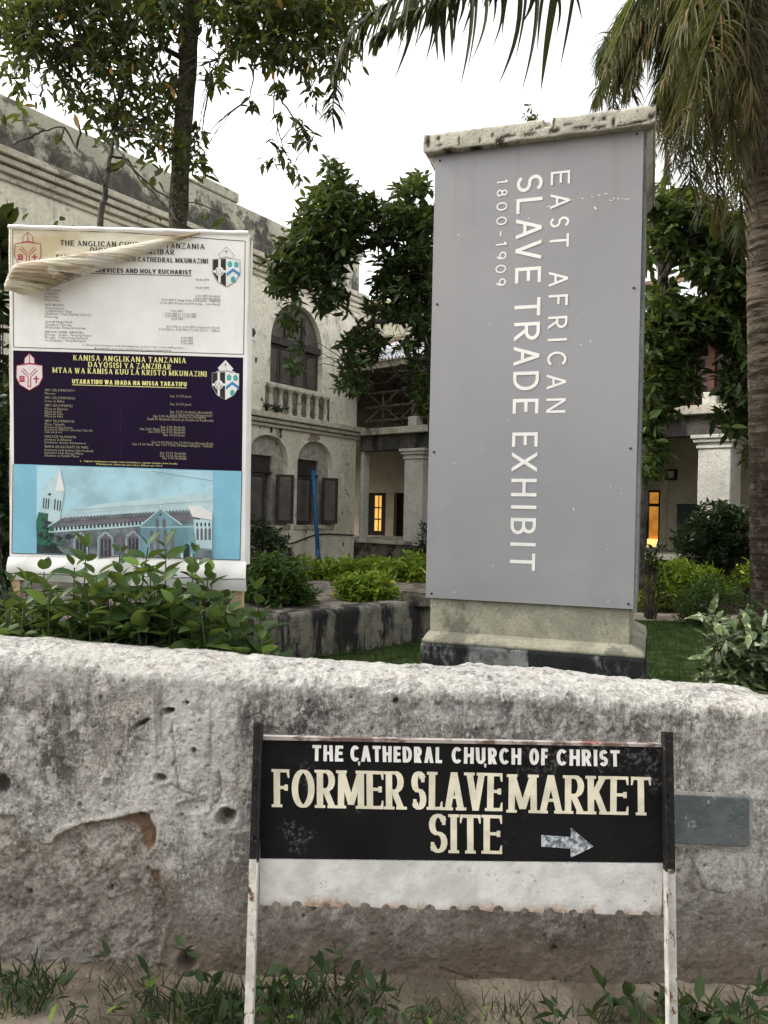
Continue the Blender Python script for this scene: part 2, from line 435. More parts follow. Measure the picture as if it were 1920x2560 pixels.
def twigs(mb, nodes, tips, every=2, r=.006, maxd=2.5, n=3):
    nd = np.array([tuple(q) for q in nodes])
    for t in tips[::every]:
        dd = np.linalg.norm(nd-t, axis=1); j = dd.argmin()
        if dd[j] > maxd: continue
        a = Vector(nd[j]); b = Vector(t); mid = (a+b)/2 + Vector((0,0,.12*dd[j])) + Vector(RNG.normal(size=3)*.05*dd[j])
        mb.tube([a, mid, b], [r*1.6, r, r*.5], n, cap=False)

# ------------------------------------------------------------------ the ground
m_dirt = MT('sandy_dirt')
c = m_dirt.mix(m_dirt.ramp(m_dirt.noise(3, 8), .35, .65), (.36,.30,.235), (.17,.14,.108))
c = m_dirt.mix(m_dirt.ramp(m_dirt.noise(50, 6, .7), .45, .75, 0, .5), c, (.16,.13,.10))
m_dirt.bump(m_dirt.noise(30, 8, .7), .02); m_dirt = m_dirt.fin(c, .95, .1)
m_soil = simple('garden_soil', (.10,.085,.055), .95, .3, 4, .02, 12, .1)
m_lawnsoil = simple('lawn_ground', (.035,.055,.016), .95, .3, 5, .02, 20, .1)
mb = MB(); mb.add([(-400,-40,-.09),(400,-40,-.09),(400,900,-.09),(-400,900,-.09)], [(0,1,2,3)])
tag(mb.build('ground', m_soil), kind='structure')
mb = MB(); mb.add([(-60,3.12,-.004),(60,3.12,-.004),(60,120,-.004),(-60,120,-.004)], [(0,1,2,3)]); tag(mb.build('garden_ground', m_soil), kind='structure')
# street edge in front of the wall, lumpy
nu, nv = 260, 110
X = np.linspace(-3.2, 3.2, nu); Y = np.linspace(-1.5, 2.86, nv); XX, YY = np.meshgrid(X, Y, indexing='ij')
Z = -.052 + .035*fbm(XX*2.2+5, YY*2.2, 4, 3) + .012*fbm(XX*14, YY*14, 3, 8) + .05*sstep(2.5, 2.8, YY)*fbm(XX*1.7, YY*.5, 3, 15) + .030*(fbm(XX*11,YY*11,4,19,.6)-.5)
o = grid_obj('street', np.stack([XX,YY,Z],2).reshape(-1,3), nu, nv, m_dirt, kind='structure')
# lawn
nu, nv = 60, 60
X = np.linspace(-2.2, 9, nu); Y = np.linspace(3.05, 12.3, nv); XX, YY = np.meshgrid(X, Y, indexing='ij')
Z = .0 + .03*fbm(XX*1.2, YY*1.2, 3, 4)
grid_obj('lawn', np.stack([XX,YY,Z],2).reshape(-1,3), nu, nv, m_lawnsoil, kind='structure')
mb = MB(); mb.add([(-1,12.25,.012),(14,12.25,.012),(14,13.3,.012),(-1,13.3,.012)], [(0,1,2,3)])
tag(mb.build('garden_path', simple('path_grit', (.30,.25,.21), .95, .2, 6, .01, 40)), kind='structure')

# ------------------------------------------------------------------ the old boundary wall along the street
WD = 2.75
t = MT('old_lime_wall')
sv = t.scale((1, 1, .3))
big = t.noise(1.6, 9, .7, off=2); mid = t.noise(6.5, 9, .72, off=5); fin_ = t.noise(70, 5, .75); fin2 = t.noise(34, 6, .7, off=7)
c = t.mix(t.ramp(mid, .35, .66), (.90,.87,.80), (.58,.55,.50))
c = t.mix(t.math('MULTIPLY', t.ramp(t.noise(2.3, 8, .7, off=31), .45, .62), .5), c, (.40,.345,.30))      # rosy brown film
c = t.mix(t.math('MULTIPLY', t.ramp(t.noise(1.5, 10, .75, vec=sv, dist=.3, off=11), .50, .62), .6), c, (.12,.118,.118))   # black mould streaks
c = t.mix(t.math('MULTIPLY', t.ramp(t.noise(3.8, 8, .8, vec=t.scale((1,1,.6)), off=17), .54, .66), .6), c, (.11,.105,.10))
c = t.mix(t.math('MULTIPLY', t.ramp(fin_, .50, .62), .48), c, (.13,.125,.12))                     # dark grain
c = t.mix(t.math('MULTIPLY', t.ramp(t.noise(120, 3, .7, off=3), .54, .66), .6), c, (.07,.068,.065))
c = t.mix(t.math('MULTIPLY', t.ramp(t.noise(80, 4, .7, off=13, vec=t.scale((1,1,.4))), .56, .66), .8), c, (.90,.89,.86))
c = t.mix(t.math('MULTIPLY', t.ramp(fin2, .56, .68), .75), c, (.74,.72,.68))                        # lime left on the high grain
c = t.mix(t.math('MULTIPLY', t.attr('lime'), t.ramp(t.noise(24, 7, .75, off=51), .28, .5)), c, (.90,.88,.84))
c = t.mix(t.math('MULTIPLY', t.attr('mould'), t.ramp(t.noise(19, 8, .78, off=61), .40, .58, 0, .93)), c, (.075,.072,.075))
c = t.mix(t.math('MULTIPLY', t.attr('rust_brown'), t.ramp(t.noise(6, 8, .75, off=71), .38, .60, 0, .85)), c, (.17,.115,.085))
c = t.mix(t.math('MULTIPLY', t.ramp(t.noise(21, 8, .75, off=101, vec=t.scale((1,1,.6))), .50, .62), .55), c, (.92,.90,.86))
c = t.mix(t.math('MULTIPLY', t.ramp(t.noise(15, 8, .78, off=105, vec=t.scale((1,1,.6))), .54, .66), .42), c, (.18,.16,.14))
c = t.mix(t.math('MULTIPLY', t.math('MULTIPLY', t.ramp(t.noise(15, 7, .7, off=111, vec=t.scale((1,1,.09))), .54, .66), t.ramp(t.z(), .45, .95)), .6), c, (.11,.10,.095))
crest = t.math('MULTIPLY', t.ramp(t.z(), .90, 1.03), t.ramp(t.noise(16, 7, .75, off=40), .36, .52))
c = t.mix(t.math('MULTIPLY', crest, .6), c, (.82,.80,.76))
c = t.mix(t.math('MULTIPLY', t.ramp(t.noise(30, 8, .8, off=121), .55, .64), .5), c, (.20,.19,.175))
c = t.mix(t.math('MULTIPLY', t.ramp(t.noise(48, 6, .8, off=91), .58, .68), .55), c, (.14,.135,.13))
c = t.mix(t.math('MULTIPLY', t.ramp(t.noise(13, 8, .8, off=93), .64, .72), .5), c, (.20,.185,.175))
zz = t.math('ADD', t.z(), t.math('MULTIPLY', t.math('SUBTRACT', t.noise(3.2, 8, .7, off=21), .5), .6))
c = t.mix(t.ramp(zz, .50, .18, 0, .72), c, (.17,.14,.115))                                        # browner towards the foot
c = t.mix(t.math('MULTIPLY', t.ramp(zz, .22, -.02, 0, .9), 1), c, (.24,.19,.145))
lossc = t.mix(t.ramp(t.noise(14, 8, .75, off=8), .38, .62), (.82,.78,.72), (.36,.32,.28))
lossc = t.mix(t.math('MULTIPLY', t.ramp(t.noise(38, 6, .75, off=28), .52, .60), .8), lossc, (.90,.87,.82))
lossc = t.mix(t.ramp(zz, .55, .2, 0, .6), lossc, (.20,.165,.135))
lossc = t.mix(t.math('MULTIPLY', t.ramp(fin_, .5, .62), .5), lossc, (.13,.12,.11))
c = t.mix(t.attr('loss'), c, lossc)
c = t.mix(t.attr('earth'), c, t.mix(t.ramp(mid, .4, .6), (.36,.245,.165), (.20,.145,.10)))
c = t.mix(t.attr('pit'), c, (.055,.05,.042))
hh = t.math('ADD', t.math('MULTIPLY', t.noise(28, 8, .75), 1.), t.math('MULTIPLY', t.voro(55), .35))
t.bump(hh, .026, 1.); m_wall = t.fin(c, .95, .1)

def seg_dist(x, z, poly, closed=False):
    d = np.full(x.shape, 1e9); pts = list(poly) + ([poly[0]] if closed else [])
    for (ax,az),(bx,bz) in zip(pts[:-1], pts[1:]):
        vx, vz = bx-ax, bz-az; tt = np.clip(((x-ax)*vx+(z-az)*vz)/(vx*vx+vz*vz+1e-12), 0, 1)
        d = np.minimum(d, np.hypot(x-ax-tt*vx, z-az-tt*vz))
    return d
def inside(x, z, poly):
    r = np.zeros(x.shape, bool); n = len(poly)
    for i in range(n):
        x0,z0 = poly[i]; x1,z1 = poly[(i+1)%n]
        c_ = ((z0 > z) != (z1 > z)); xi = (x1-x0)*(z-z0)/((z1-z0) if z1 != z0 else 1e-9)+x0
        r ^= c_ & (x < xi)
    return r
def WP(px, py): q = P(px, py, WD); return q.x, q.z
xs = np.concatenate([np.linspace(-5.5,-1.62,60)[:-1], np.linspace(-1.62,1.62,620), np.linspace(1.62,6,60)[1:]])
TOPPX = [(-300,1588),(0,1592),(150,1600),(350,1622),(600,1642),(800,1652),(1000,1664),(1200,1668),(1400,1684),(1560,1698),(1750,1708),(1860,1716),(1920,1736),(2300,1790)]
tx = np.array([(P(a,b,WD+.19).x, P(a,b,WD+.19).z-.006) for a,b in TOPPX]); topz = np.interp(xs, tx[:,0], tx[:,1]) + .006*(fbm(xs*9, xs*0, 4, 2)-.5)*2
NF, NT_, NB = 210, 46, 14
Rr = .075; TH = .38     # rounded shoulder, thickness
rows = []
for j in range(NF): rows.append(('f', j/(NF-1)))
for j in range(1, NT_+1): rows.append(('t', j/NT_))
for j in range(1, NB+1): rows.append(('b', j/NB))
nv = len(rows); nu = len(xs)
XX = np.repeat(xs[:,None], nv, 1); TZ = np.repeat(topz[:,None], nv, 1); YY = np.zeros_like(XX); ZZ = np.zeros_like(XX); NYm = np.zeros_like(XX); NZm = np.zeros_like(XX)
for j,(k,q) in enumerate(rows):
    if k == 'f': ZZ[:,j] = -.12+(topz-Rr+.12)*q; YY[:,j] = WD; NYm[:,j] = -1
    elif k == 't':
        # front shoulder arc, crown, back shoulder arc
        a = q*math.pi; e = 1.0
        YY[:,j] = WD + TH/2 - math.cos(a)*TH/2; ZZ[:,j] = topz-Rr + Rr*math.sin(a)**.75
        NYm[:,j] = -math.cos(a); NZm[:,j] = math.sin(a)
    else: YY[:,j] = WD+TH; ZZ[:,j] = (topz-Rr)*(1-q)-.08*q; NYm[:,j] = 1
front = np.array([k == 'f' for k,_ in rows])[None,:]*np.ones_like(XX)
along = ZZ + np.where(NZm > 0, YY-WD, 0)
disp = .030*(fbm(XX*1.7+3, along*1.7, 3, 5)-.5) + .012*(fbm(XX*9, along*9, 4, 6)-.5) + .008*(fbm(XX*42, along*42, 3, 9, .6)-.5)
topm = sstep(.0, .25, NZm); disp += topm*(.010*(fbm(XX*30, along*30, 4, 12, .7)-.5) +   .006*sstep(.62,.8,fbm(XX*16, along*16, 2, 55)))
low = sstep(.55, .1, ZZ)*front; disp += low*.035*(fbm(XX*6, ZZ*6, 4, 14)-.45)
# lost plaster (lower left)
LB = [(-900,2030),(0,2034),(32,2037),(60,2072),(100,2108),(130,2110),(150,2084),(200,2060),(290,2046),(352,2030),(372,2034),(392,2080),(384,2112),(362,2142),(380,2180),(398,2230),(424,2292),(408,2340),(398,2400),(470,2440),(480,2520),(480,2700),(-900,2700)]
lp = [WP(a,b) for a,b in LB]
wx = XX+.013*(fbm(XX*28,ZZ*28,4,31,.65)-.5); wz = ZZ+.013*(fbm(XX*28,ZZ*28,4,32,.65)-.5)
dl = seg_dist(wx, wz, lp[1:-3]); ins = inside(wx, wz, lp)
sdl = np.where(ins, dl, -dl)
loss = sstep(-.002, .007, sdl)*front
disp -= loss*.034; disp += loss*.020*(fbm(XX*16, ZZ*16, 4, 33, .6)-.5)
disp += front*np.exp(-(np.abs(sdl+.006)/.010)**2)*.007
# second, deeper coat edge
L2 = [(-900,2150),(0,2146),(60,2140),(120,2150),(250,2148),(300,2160),(322,2200),(352,2235),(372,2290),(360,2350),(300,2400),(300,2700),(-900,2700)]
l2 = [WP(a,b) for a,b in L2]; d2 = np.where(inside(wx,wz,l2), 1, -1)*seg_dist(wx,wz,l2[1:-3])
disp -= sstep(-.003,.008,d2)*front*.007
# lost shoulder at right, showing brown coat
earth = np.zeros_like(XX)
for poly in ([(196,2066),(240,2052),(300,2046),(352,2030),(372,2036),(394,2082),(386,2112),(362,2140),(348,2120),(345,2090),(330,2070),(300,2060),(250,2066),(205,2078)],
             [(378,2172),(400,2178),(404,2215),(420,2260),(408,2262),(392,2225),(372,2196)],
             [(1860,1760),(1935,1752),(1935,1788),(1880,1780)]):
    pp = [WP(a,b) for a,b in poly]; dd = np.where(inside(wx,wz,pp), 1, -1)*seg_dist(wx,wz,pp,True)
    e = sstep(-.003,.005,dd)*front; earth = np.maximum(earth, e); disp -= e*.008
# holes
pit = np.zeros_like(XX)
HOLES = [(421,1777,16,8,-10,.05),(356,1808,22,7,-32,.022),(484,1876,6,7,0,.04),(400,1947,17,11,15,.022),(2,1962,24,30,0,.03),(566,2044,25,22,0,.045),
 (478,2018,38,17,-8,.010),(36,1645,9,11,0,.02),(468,1756,7,5,0,.02),(990,1753,9,6,0,.02),(700,1640,14,8,0,.015),(395,1652,12,6,0,.012),(500,1800,3,3,0,.015),
 (268,2234,6,7,0,.02),(62,2244,7,8,0,.02),(640,2210,9,7,0,.012),(470,2400,24,26,20,.03),(605,2450,16,14,0,.03),(270,1955,14,9,40,.009),(200,2010,5,6,0,.012),(1384,2368,9,6,0,.02),
 (1720,2130,6,6,0,.015),(1878,1790,7,9,0,.02),(935,2330,9,5,0,.01),(785,2270,5,6,0,.012),(1440,2520,9,9,0,.03),(870,2238,8,5,0,.01),(1560,2270,10,6,0,.012)]
for (px,py,rx,ry,an,dep) in HOLES:
    cx, cz = WP(px,py); k = WD/FPX; a = math.radians(an); dx, dz = XX-cx, ZZ-cz
    ca, sa = math.cos(a), math.sin(a); ex = (dx*ca - dz*sa)/(rx*k); ez = (dx*sa+dz*ca)/(ry*k)
    r = np.sqrt(ex*ex+ez*ez)*(1+.35*(fbm(XX*60,ZZ*60,2,41)-.5)); q = (1-sstep(.65,1.15,r))*front
    disp -= q*dep; 
    if dep > .0115: pit = np.maximum(pit, (1-sstep(.45,.95,r))*front*(.85 if dep > .018 else .4))
    disp += front*np.exp(-((r-1.2)/.25)**2)*.003
for k_ in range(150):
    px = RNG.uniform(0,1920); py = RNG.uniform(1680,2450); cx, cz = WP(px,py); rr_ = RNG.uniform(.0025,.007)
    m_ = np.abs(XX[:,0]-cx) < .03; r = np.hypot(XX[m_]-cx,(ZZ[m_]-cz)*1.3)/rr_; q = (1-sstep(.5,1.2,r))*front[m_]; disp[m_] -= q*.008; pit[m_] = np.maximum(pit[m_], q*.6)
# hairline cracks
for crk in ([(545,1930),(552,1975),(540,2010)],[(425,1963),(470,1985),(520,1998)],[(1700,2010),(1720,2130),(1760,2220),(1810,2232)],[(1100,2420),(1250,2470),(1500,2460),(1640,2475)],[(430,1810),(436,1900),(450,2000)],[(1250,2500),(1330,2470),(1450,2482)]):
    cp = [WP(a,b) for a,b in crk]; dd = seg_dist(wx,wz,cp); q = (1-sstep(.001,.004,dd))*front; disp -= q*.006; pit = np.maximum(pit,q*.35)
def fld(lst):
    r = np.zeros_like(XX); wob = .08*(fbm(XX*5,ZZ*5,4,77,.6)-.5); wo2 = .08*(fbm(XX*5+9,ZZ*5,4,78,.6)-.5)
    for px,py,rx,ry,a in lst:
        cx, cz = WP(px,py); k = WD/FPX; q = np.hypot((XX-cx+wob)/(rx*k), (ZZ-cz+wo2)/(ry*k)); r = np.maximum(r, a*(1-sstep(.35,1.15,q)))
    return r*front
disp += loss*.028*(fbm(XX*34, ZZ*34, 3, 36, .6)-.5)
MOULD = [(150,1840,110,230,.95),(40,1740,90,110,.7),(240,1790,60,130,.7),(100,1990,90,80,.6),(760,1790,170,75,.95),(1050,1750,220,60,.6),(1330,1760,200,70,.7),(1560,1810,150,90,.85),(1780,1830,160,110,.6),(620,2000,40,140,.7),(610,2230,60,110,.7),(900,1700,110,30,.5),(1750,2190,60,100,.5),(1710,2300,60,120,.6),(320,1700,160,40,.5),(1400,1720,160,26,.5),(1870,1930,60,60,.4),(1200,2330,300,60,.5)]
LIME = [(480,1840,130,170,.9),(400,1960,90,120,.8),(520,2060,80,120,.8),(300,2010,120,60,.4),(560,1730,70,60,.7),(190,2210,170,80,.7),(1820,1880,120,90,.7),(1640,1730,200,40,.6),(1870,2080,50,160,.55),(1780,2250,110,160,.5),(1500,1740,120,40,.6),(1150,1790,140,30,.6),(540,2260,90,110,.5),(40,1810,40,60,.8),(1100,2330,200,50,.4)]
BROWN = [(1150,2400,220,90,.9),(1420,2380,170,110,.9),(880,2330,160,80,.7),(720,2400,100,90,.6),(1750,2400,160,90,.5),(90,1700,50,120,.6),(130,2360,170,60,.6),(1560,2450,140,70,.7),(420,2330,60,110,.5)]  # brown blotches, most of them low on the wall
mould, lime, brownf = fld(MOULD), fld(LIME), fld(BROWN)
V_ = np.stack([XX, YY + NYm*disp, ZZ + NZm*disp], 2).reshape(-1,3)
wall_root = thing('boundary_wall', (0, WD+.15, 0), 'long rough lime plastered street wall with rounded top, black mould and fallen plaster', 'wall')
grid_obj('rendered_masonry', V_, nu, nv, m_wall, wall_root, attrs={'loss': loss*(1-earth), 'earth': earth, 'pit': pit, 'mould': mould*(1-loss*.6), 'lime': lime*(1-loss*.5), 'rust_brown': brownf})

# slate plaque set in the wall
t = MT('slate'); c = t.mix(t.ramp(t.noise(7, 8, .7), .35, .65), (.115,.13,.135), (.075,.09,.095))
c = t.mix(t.math('MULTIPLY', t.ramp(t.noise(18, 7, .7, off=5), .66, .74), .7), c, (.42,.42,.40))
t.bump(t.noise(30, 7), .006); m_slate = t.fin(c, .8, .25)
pq = thing('wall_plaque', P(1780, 2060, WD-.02), 'blank dark grey slate plaque bedded in the street wall, right of the black sign', 'plaque')
mb = MB()
qq = [P(a,b,WD-.018) for a,b in ((1640,1984),(1872,1996),(1875,2112),(1868,2119),(1640,2108))]
mb.add(qq + [q+Vector((0,.06,0)) for q in qq], [(4,3,2,1,0)] + [(i,(i+1)%5,5+(i+1)%5,5+i) for i in range(5)])
mb.build('slate_slab', m_slate, pq, bevel=.004)
mb = MB()
edge = [(1640,1979),(1760,1982),(1874,1990),(1881,2000),(1882,2112),(1872,2124),(1640,2114)]
eo = [P(a,b,WD-.012) for a,b in edge]; ei = [P(a,b,WD-.014) for a,b in ((1640,1986),(1760,1989),(1868,1997),(1872,2003),(1873,2110),(1866,2117),(1640,2107))]
for i in range(len(eo)-1): mb.add([eo[i],eo[i+1],ei[i+1],ei[i],eo[i]+Vector((0,.05,0)),eo[i+1]+Vector((0,.05,0)),ei[i+1]+Vector((0,.05,0)),ei[i]+Vector((0,.05,0))], [(3,2,1,0),(0,1,5,4),(2,3,7,6)])
mb.build('mortar_edge', plaster('plaque_mortar', (.5,.49,.46), (.3,.29,.28), (.1,.1,.1), .5, 6), pq)

# ------------------------------------------------------------------ the black and white finger sign
SD = 2.35
def SP(px, py, off=0): return P(px, py, SD) + Vector((0,-off,0))
def post_mat(name, zsplit):
    t = MT(name)
    blk = t.mix(t.ramp(t.noise(50, 6, .7), .6, .72), (.007,.0065,.007), (.10,.07,.06))
    wht = t.mix(t.ramp(t.noise(18, 6), .35, .65), (.66,.65,.62), (.5,.48,.45))
    rust_brown = t.ramp(t.noise(26, 6, .75, vec=t.scale((1,1,.6)), off=4), .585, .64)
    wht = t.mix(rust_brown, wht, t.mix(t.ramp(t.noise(60,3),.4,.6), (.05,.03,.02), (.22,.11,.05)))
    c = t.mix(t.math('GREATER_THAN', t.math('ADD', t.z(), t.math('MULTIPLY', t.noise(40, 3), .006)), zsplit+.003), wht, blk)
    t.bump(t.noise(40, 7, .7), .004); return t.fin(c, .55, .4)
t = MT('black_paint'); c = t.mix(t.ramp(t.noise(5, 8), .3, .7), (.005,.0055,.0065), (.010,.010,.011))
sc_ = t.math('MULTIPLY', t.ramp(t.noise(3.3, 4, .5, off=2), .60, .66), t.ramp(t.noise(75, 5, .8), .52, .62))
c = t.mix(t.math('MULTIPLY', sc_, .32), c, (.25,.25,.25)); t.bump(t.noise(30, 6), .003); m_black = t.fin(c, t.ramp(t.noise(9,5),.3,.7,.5,.7), .12)
t = MT('worn_white_sheet'); c = t.mix(t.ramp(t.noise(9, 8), .35, .65), (.64,.645,.64), (.50,.50,.50))
c = t.mix(t.math('MULTIPLY', t.math('MULTIPLY', t.ramp(t.noise(85, 6, .75), .60, .68), t.ramp(t.noise(7, 4, .6, off=5), .48, .62)), .75), c, (.20,.17,.15))
zb = P(1150, 2280, SD).z
rz = t.math('ADD', t.z(), t.math('MULTIPLY', t.noise(11, 6, .7, vec=t.scale((1,1,.25))), -.085))
c = t.mix(t.ramp(rz, zb-.004, zb-.055, 0, .9), c, t.mix(t.ramp(t.noise(60,4),.4,.6),(.38,.24,.13),(.17,.09,.045))); t.bump(t.noise(35, 7), .003); m_white = t.fin(c, .6, .35)
m_cream = simple('cream_letter_paint', (.72,.68,.55), .55, .08, 14); m_wlet = simple('white_letter_paint', (.80,.80,.79), .55, .05, 14)
m_arrow = simple('faded_arrow_paint', (.36,.40,.45), .6, .45, 70)
sign = thing('direction_sign', Vector((.23, SD, 0)), 'low black and white painted sign on two iron posts reading FORMER SLAVE MARKET SITE', 'sign')
for (xt, yt, x1, y1, ys, wd) in ((648,1803,637,2145,2144,25),(1665,1827,1671,2166,2168,30)):
    top = P(xt, yt, SD); mid_ = P(x1, y1, SD); dx = (mid_.x-top.x)/(top.z-mid_.z); x_b = mid_.x+dx*(mid_.z+.05)
    w_ = wd*SD/FPX; mb = MB()
    def colm(a0, a1, d0, d1, zt=0):
        mb.hexa([(x_b+a0,SD-d1,-.1),(x_b+a1,SD-d1,-.1),(x_b+a1,SD-d0,-.1),(x_b+a0,SD-d0,-.1),(top.x+a0,SD-d1,top.z+zt),(top.x+a1,SD-d1,top.z+zt),(top.x+a1,SD-d0,top.z+zt),(top.x+a0,SD-d0,top.z+zt)])
    sg = -1 if xt < 1000 else 1
    colm(-w_/2, w_/2, .006, .011); 
    if sg < 0: colm(w_/2-.005, w_/2, .011, .034, .002)
    else: colm(-w_/2, -w_/2+.005, .011, .034, -.002)
    mb.build('post', post_mat('post_paint', P(x1, ys, SD).z), sign, bevel=.0012)
# board, white sheet with bitten lower edge, rail
mb = MB(); a = [SP(653,1846), SP(1655,1864), SP(1660,2157), SP(650,2146)]
mb.add(a+[q+Vector((0,.004,0)) for q in a], [(3,2,1,0),(4,5,6,7)]+[(i,(i+1)%4,4+(i+1)%4,4+i) for i in range(4)])
mb.build('black_board', m_black, sign)
mb = MB(); lo = [(649,2262)]; rr_ = random.Random(4)
xx_ = 690
while xx_ < 1640:
    yb = 2262+(xx_-649)*(26/1003); r = rr_.uniform(10,15)
    lo += [(xx_-r,yb+1)] + [(xx_+r*math.cos(math.pi-a*math.pi/6), yb-r*.9*math.sin(a*math.pi/6)) for a in range(1,6)] + [(xx_+r,yb)]
    xx_ += rr_.choice([52,66,60,74,44])
lo += [(1652,2288)]; lo = [(p_[0], p_[1]+rr_.uniform(-1.5,1.5)) for p_ in lo]
loop = [SP(x,y,.0) for x,y in lo] + [SP(1659,2159), SP(650,2148)]
mb.poly(loop); n_ = len(loop); mb.add(loop+[q+Vector((0,.004,0)) for q in loop], [(i,(i+1)%n_,n_+(i+1)%n_,n_+i) for i in range(n_)])
mb.build('white_sheet', m_white, sign)
t = MT('bare_rail'); c = t.mix(t.ramp(t.noise(16,6),.45,.6), (.36,.32,.30), (.12,.08,.07)); c = t.mix(t.ramp(t.noise(6,3),.62,.66), c, (.35,.05,.04)); m_rail = t.fin(c,.7,.3)
mb = MB(); q = [SP(655,1838), SP(1653,1858), SP(1653,1865), SP(655,1847)]
f_ = [p_+Vector((0,-.012,0)) for p_ in q]; b_ = [p_+Vector((0,.006,0)) for p_ in q]
mb.add(f_+b_, [(3,2,1,0),(4,5,6,7)]+[(i,(i+1)%4,4+(i+1)%4,4+i) for i in range(4)]); mb.build('top_rail', m_rail, sign)
rj = random.Random(3)
def sign_place(x0, y0, slope):
    return lambda x, y, d: SP(x, y0 + (x-x0)*slope - y, .0012+d)
for (txt, xa, xb, y0, h, wv, wh, sf, mt_) in (
    ('THE', 781, 858, 1902, 40, 8.8, 7.8, 0, m_wlet), ('CATHEDRAL', 876, 1105, 1903, 40, 8.8, 7.8, 0, m_wlet), ('CHURCH', 1129, 1303, 1908, 41, 9, 8, 0, m_wlet),
    ('OF', 1323, 1369, 1912, 42, 9, 8, 0, m_wlet), ('CHRIST', 1391, 1549, 1913, 41, 9, 8, 0, m_wlet),
    ('FORMER', 684, 1011, 2017, 95, 16, 8, .055, m_cream), ('SLAVE', 1028, 1256, 2023, 95, 16, 8, .055, m_cream),
    ('MARKET', 1271, 1627, 2031, 96, 16, 8, .055, m_cream), ('SITE', 1072, 1255, 2131, 97, 16, 8, .055, m_cream)):
    mb = MB()
    textline(mb, txt, xa, xb, h, wv, wh, sign_place(xa, y0, .020), gap=(.20 if not sf else .10), serif=sf, jit=lambda: rj.uniform(-1,1), dz=.00008)
    o = mb.build('lettering', mt_, sign); o['label'] = 'painted word '+txt
mb = MB(); mb.poly([SP(x,y,.0015) for x,y in ((1353,2087),(1427,2092),(1427,2069),(1484,2116),(1426,2144),(1426,2121),(1353,2116))]); mb.build('arrow', m_arrow, sign)
for (px,py) in ((893,1830+78),(1213,1914),(1203,1950)): pass
for x_,y_ in ((898,1904),(1213,1909)):
    mb = MB(); mb.tube([SP(x_,y_,.002),SP(x_,y_+9,.002)],[.004,.002],6); mb.build('paint_drip', m_wlet, sign)
for i,(px,py) in enumerate(((1666,1935),(1666,1985),(1667,2120),(638,1960),(637,2090))):
    mb = MB(); a = SP(px,py,.008); mb.tube([a,a+Vector((0,-.006,0))],[.005,.004],8); mb.build('rivet', m_black, sign)

# ------------------------------------------------------------------ the notice banner
BD = 3.6
def BPt(px, py, off=0): return P(px, py, BD) + Vector((0,-off,0))
t = MT('vinyl_white'); c = t.mix(t.ramp(t.noise(2.5,5),.35,.65), (.88,.87,.85), (.79,.78,.765))
t.bump(t.noise(4, 4, vec=t.scale((1,1,.4))), .02, .5); m_vinyl = t.fin(c, .45, .4)
t = MT('stained_vinyl'); v2 = t.t.nodes.new('ShaderNodeMapping'); v2.inputs['Rotation'].default_value = (0, math.radians(15), 0); v2.inputs['Scale'].default_value = (1.2,1,14); t.link(t.pos, v2.inputs[0])
c = t.mix(t.ramp(t.noise(2.2,7,.65,vec=v2.outputs[0]),.38,.62), (.74,.68,.53), (.34,.26,.16))
c = t.mix(t.math('MULTIPLY',t.ramp(t.noise(3.5,7,.7,vec=v2.outputs[0],off=6),.55,.68),.8), c, (.10,.08,.055))
c = t.mix(t.math('MULTIPLY',t.ramp(t.noise(5,6,.6,off=2),.55,.68),.7), c, (.70,.68,.62)); t.bump(t.noise(3,6,vec=v2.outputs[0]), .02); m_stain = t.fin(c,.5,.35)
t = MT('yellowed_vinyl'); c = t.mix(t.ramp(t.noise(2.4,6,.6,vec=v2.outputs[0] if False else t.scale((1,1,3))),.38,.66), (.72,.68,.56), (.50,.42,.26)); m_yel = t.fin(c,.5,.35)
m_post = simple('pale_timber', (.42,.30,.19), .8, .25, 9, .004)
m_ink = simple('black_ink', (.02,.02,.022), .5, .05); m_gray_ink = simple('grey_ink', (.13,.13,.13), .5, .05)
m_purple = simple('purple_print', (.011,.003,.024), .6, .1, 3, .004, 3, .12); m_yellow = simple('yellow_ink', (.80,.76,.30), .5, .05)
m_pale = simple('pale_ink', (.38,.35,.24), .5, .05); m_red = simple('red_ink', (.36,.03,.06), .5, .05); m_pink = simple('pink_print', (.74,.66,.68), .5, .05)
m_teal = simple('teal_ink', (.07,.38,.38), .5, .05); m_blue = simple('blue_ink', (.05,.24,.50), .5, .05); m_pwhite = simple('print_white', (.78,.78,.76), .5, .03)
m_sky = simple('print_sky_blue', (.24,.53,.70), .45, .06, 3); m_sky2 = simple('print_pale_sky', (.40,.63,.73), .45, .12, 4)
m_pw1 = simple('print_pale_wall', (.50,.66,.72), .5, .06, 14); m_pw2 = simple('print_grey_wall', (.17,.20,.22), .5, .2, 20); m_pw3 = simple('print_blue_wall', (.17,.32,.38), .5, .12, 10)
m_pdk = simple('print_dark', (.03,.045,.05), .5, .2); m_pgr = simple('print_green', (.025,.11,.07), .5, .4, 26); m_pmv = simple('print_mauve', (.16,.14,.17), .5, .1)
ban = thing('notice_banner', Vector((-1.15, BD, 0)), 'tall white church notice banner with a torn curled corner, behind the street wall', 'banner')
for (xa, xb, yt) in ((24,46,575),(586,606,590)):
    a0, a1 = P(xa,1500,BD).x, P(xb,1500,BD).x; l_ = P(xa,yt,BD)
    mb = MB(); mb.box(a0, a1, BD+.012, BD+.05, -.02, l_.z); o = mb.build('post', m_post, ban, bevel=.002)
mb = MB(); a = P(40,590,BD); b = P(600,600,BD); mb.box(a.x,b.x,BD+.012,BD+.04,a.z-.05,a.z-.01); mb.build('crossbar', m_post, ban)
mb = MB(); a = P(40,1405,BD); b = P(600,1405,BD); mb.box(a.x,b.x,BD+.012,BD+.04,a.z-.05,a.z); mb.build('crossbar', m_post, ban)
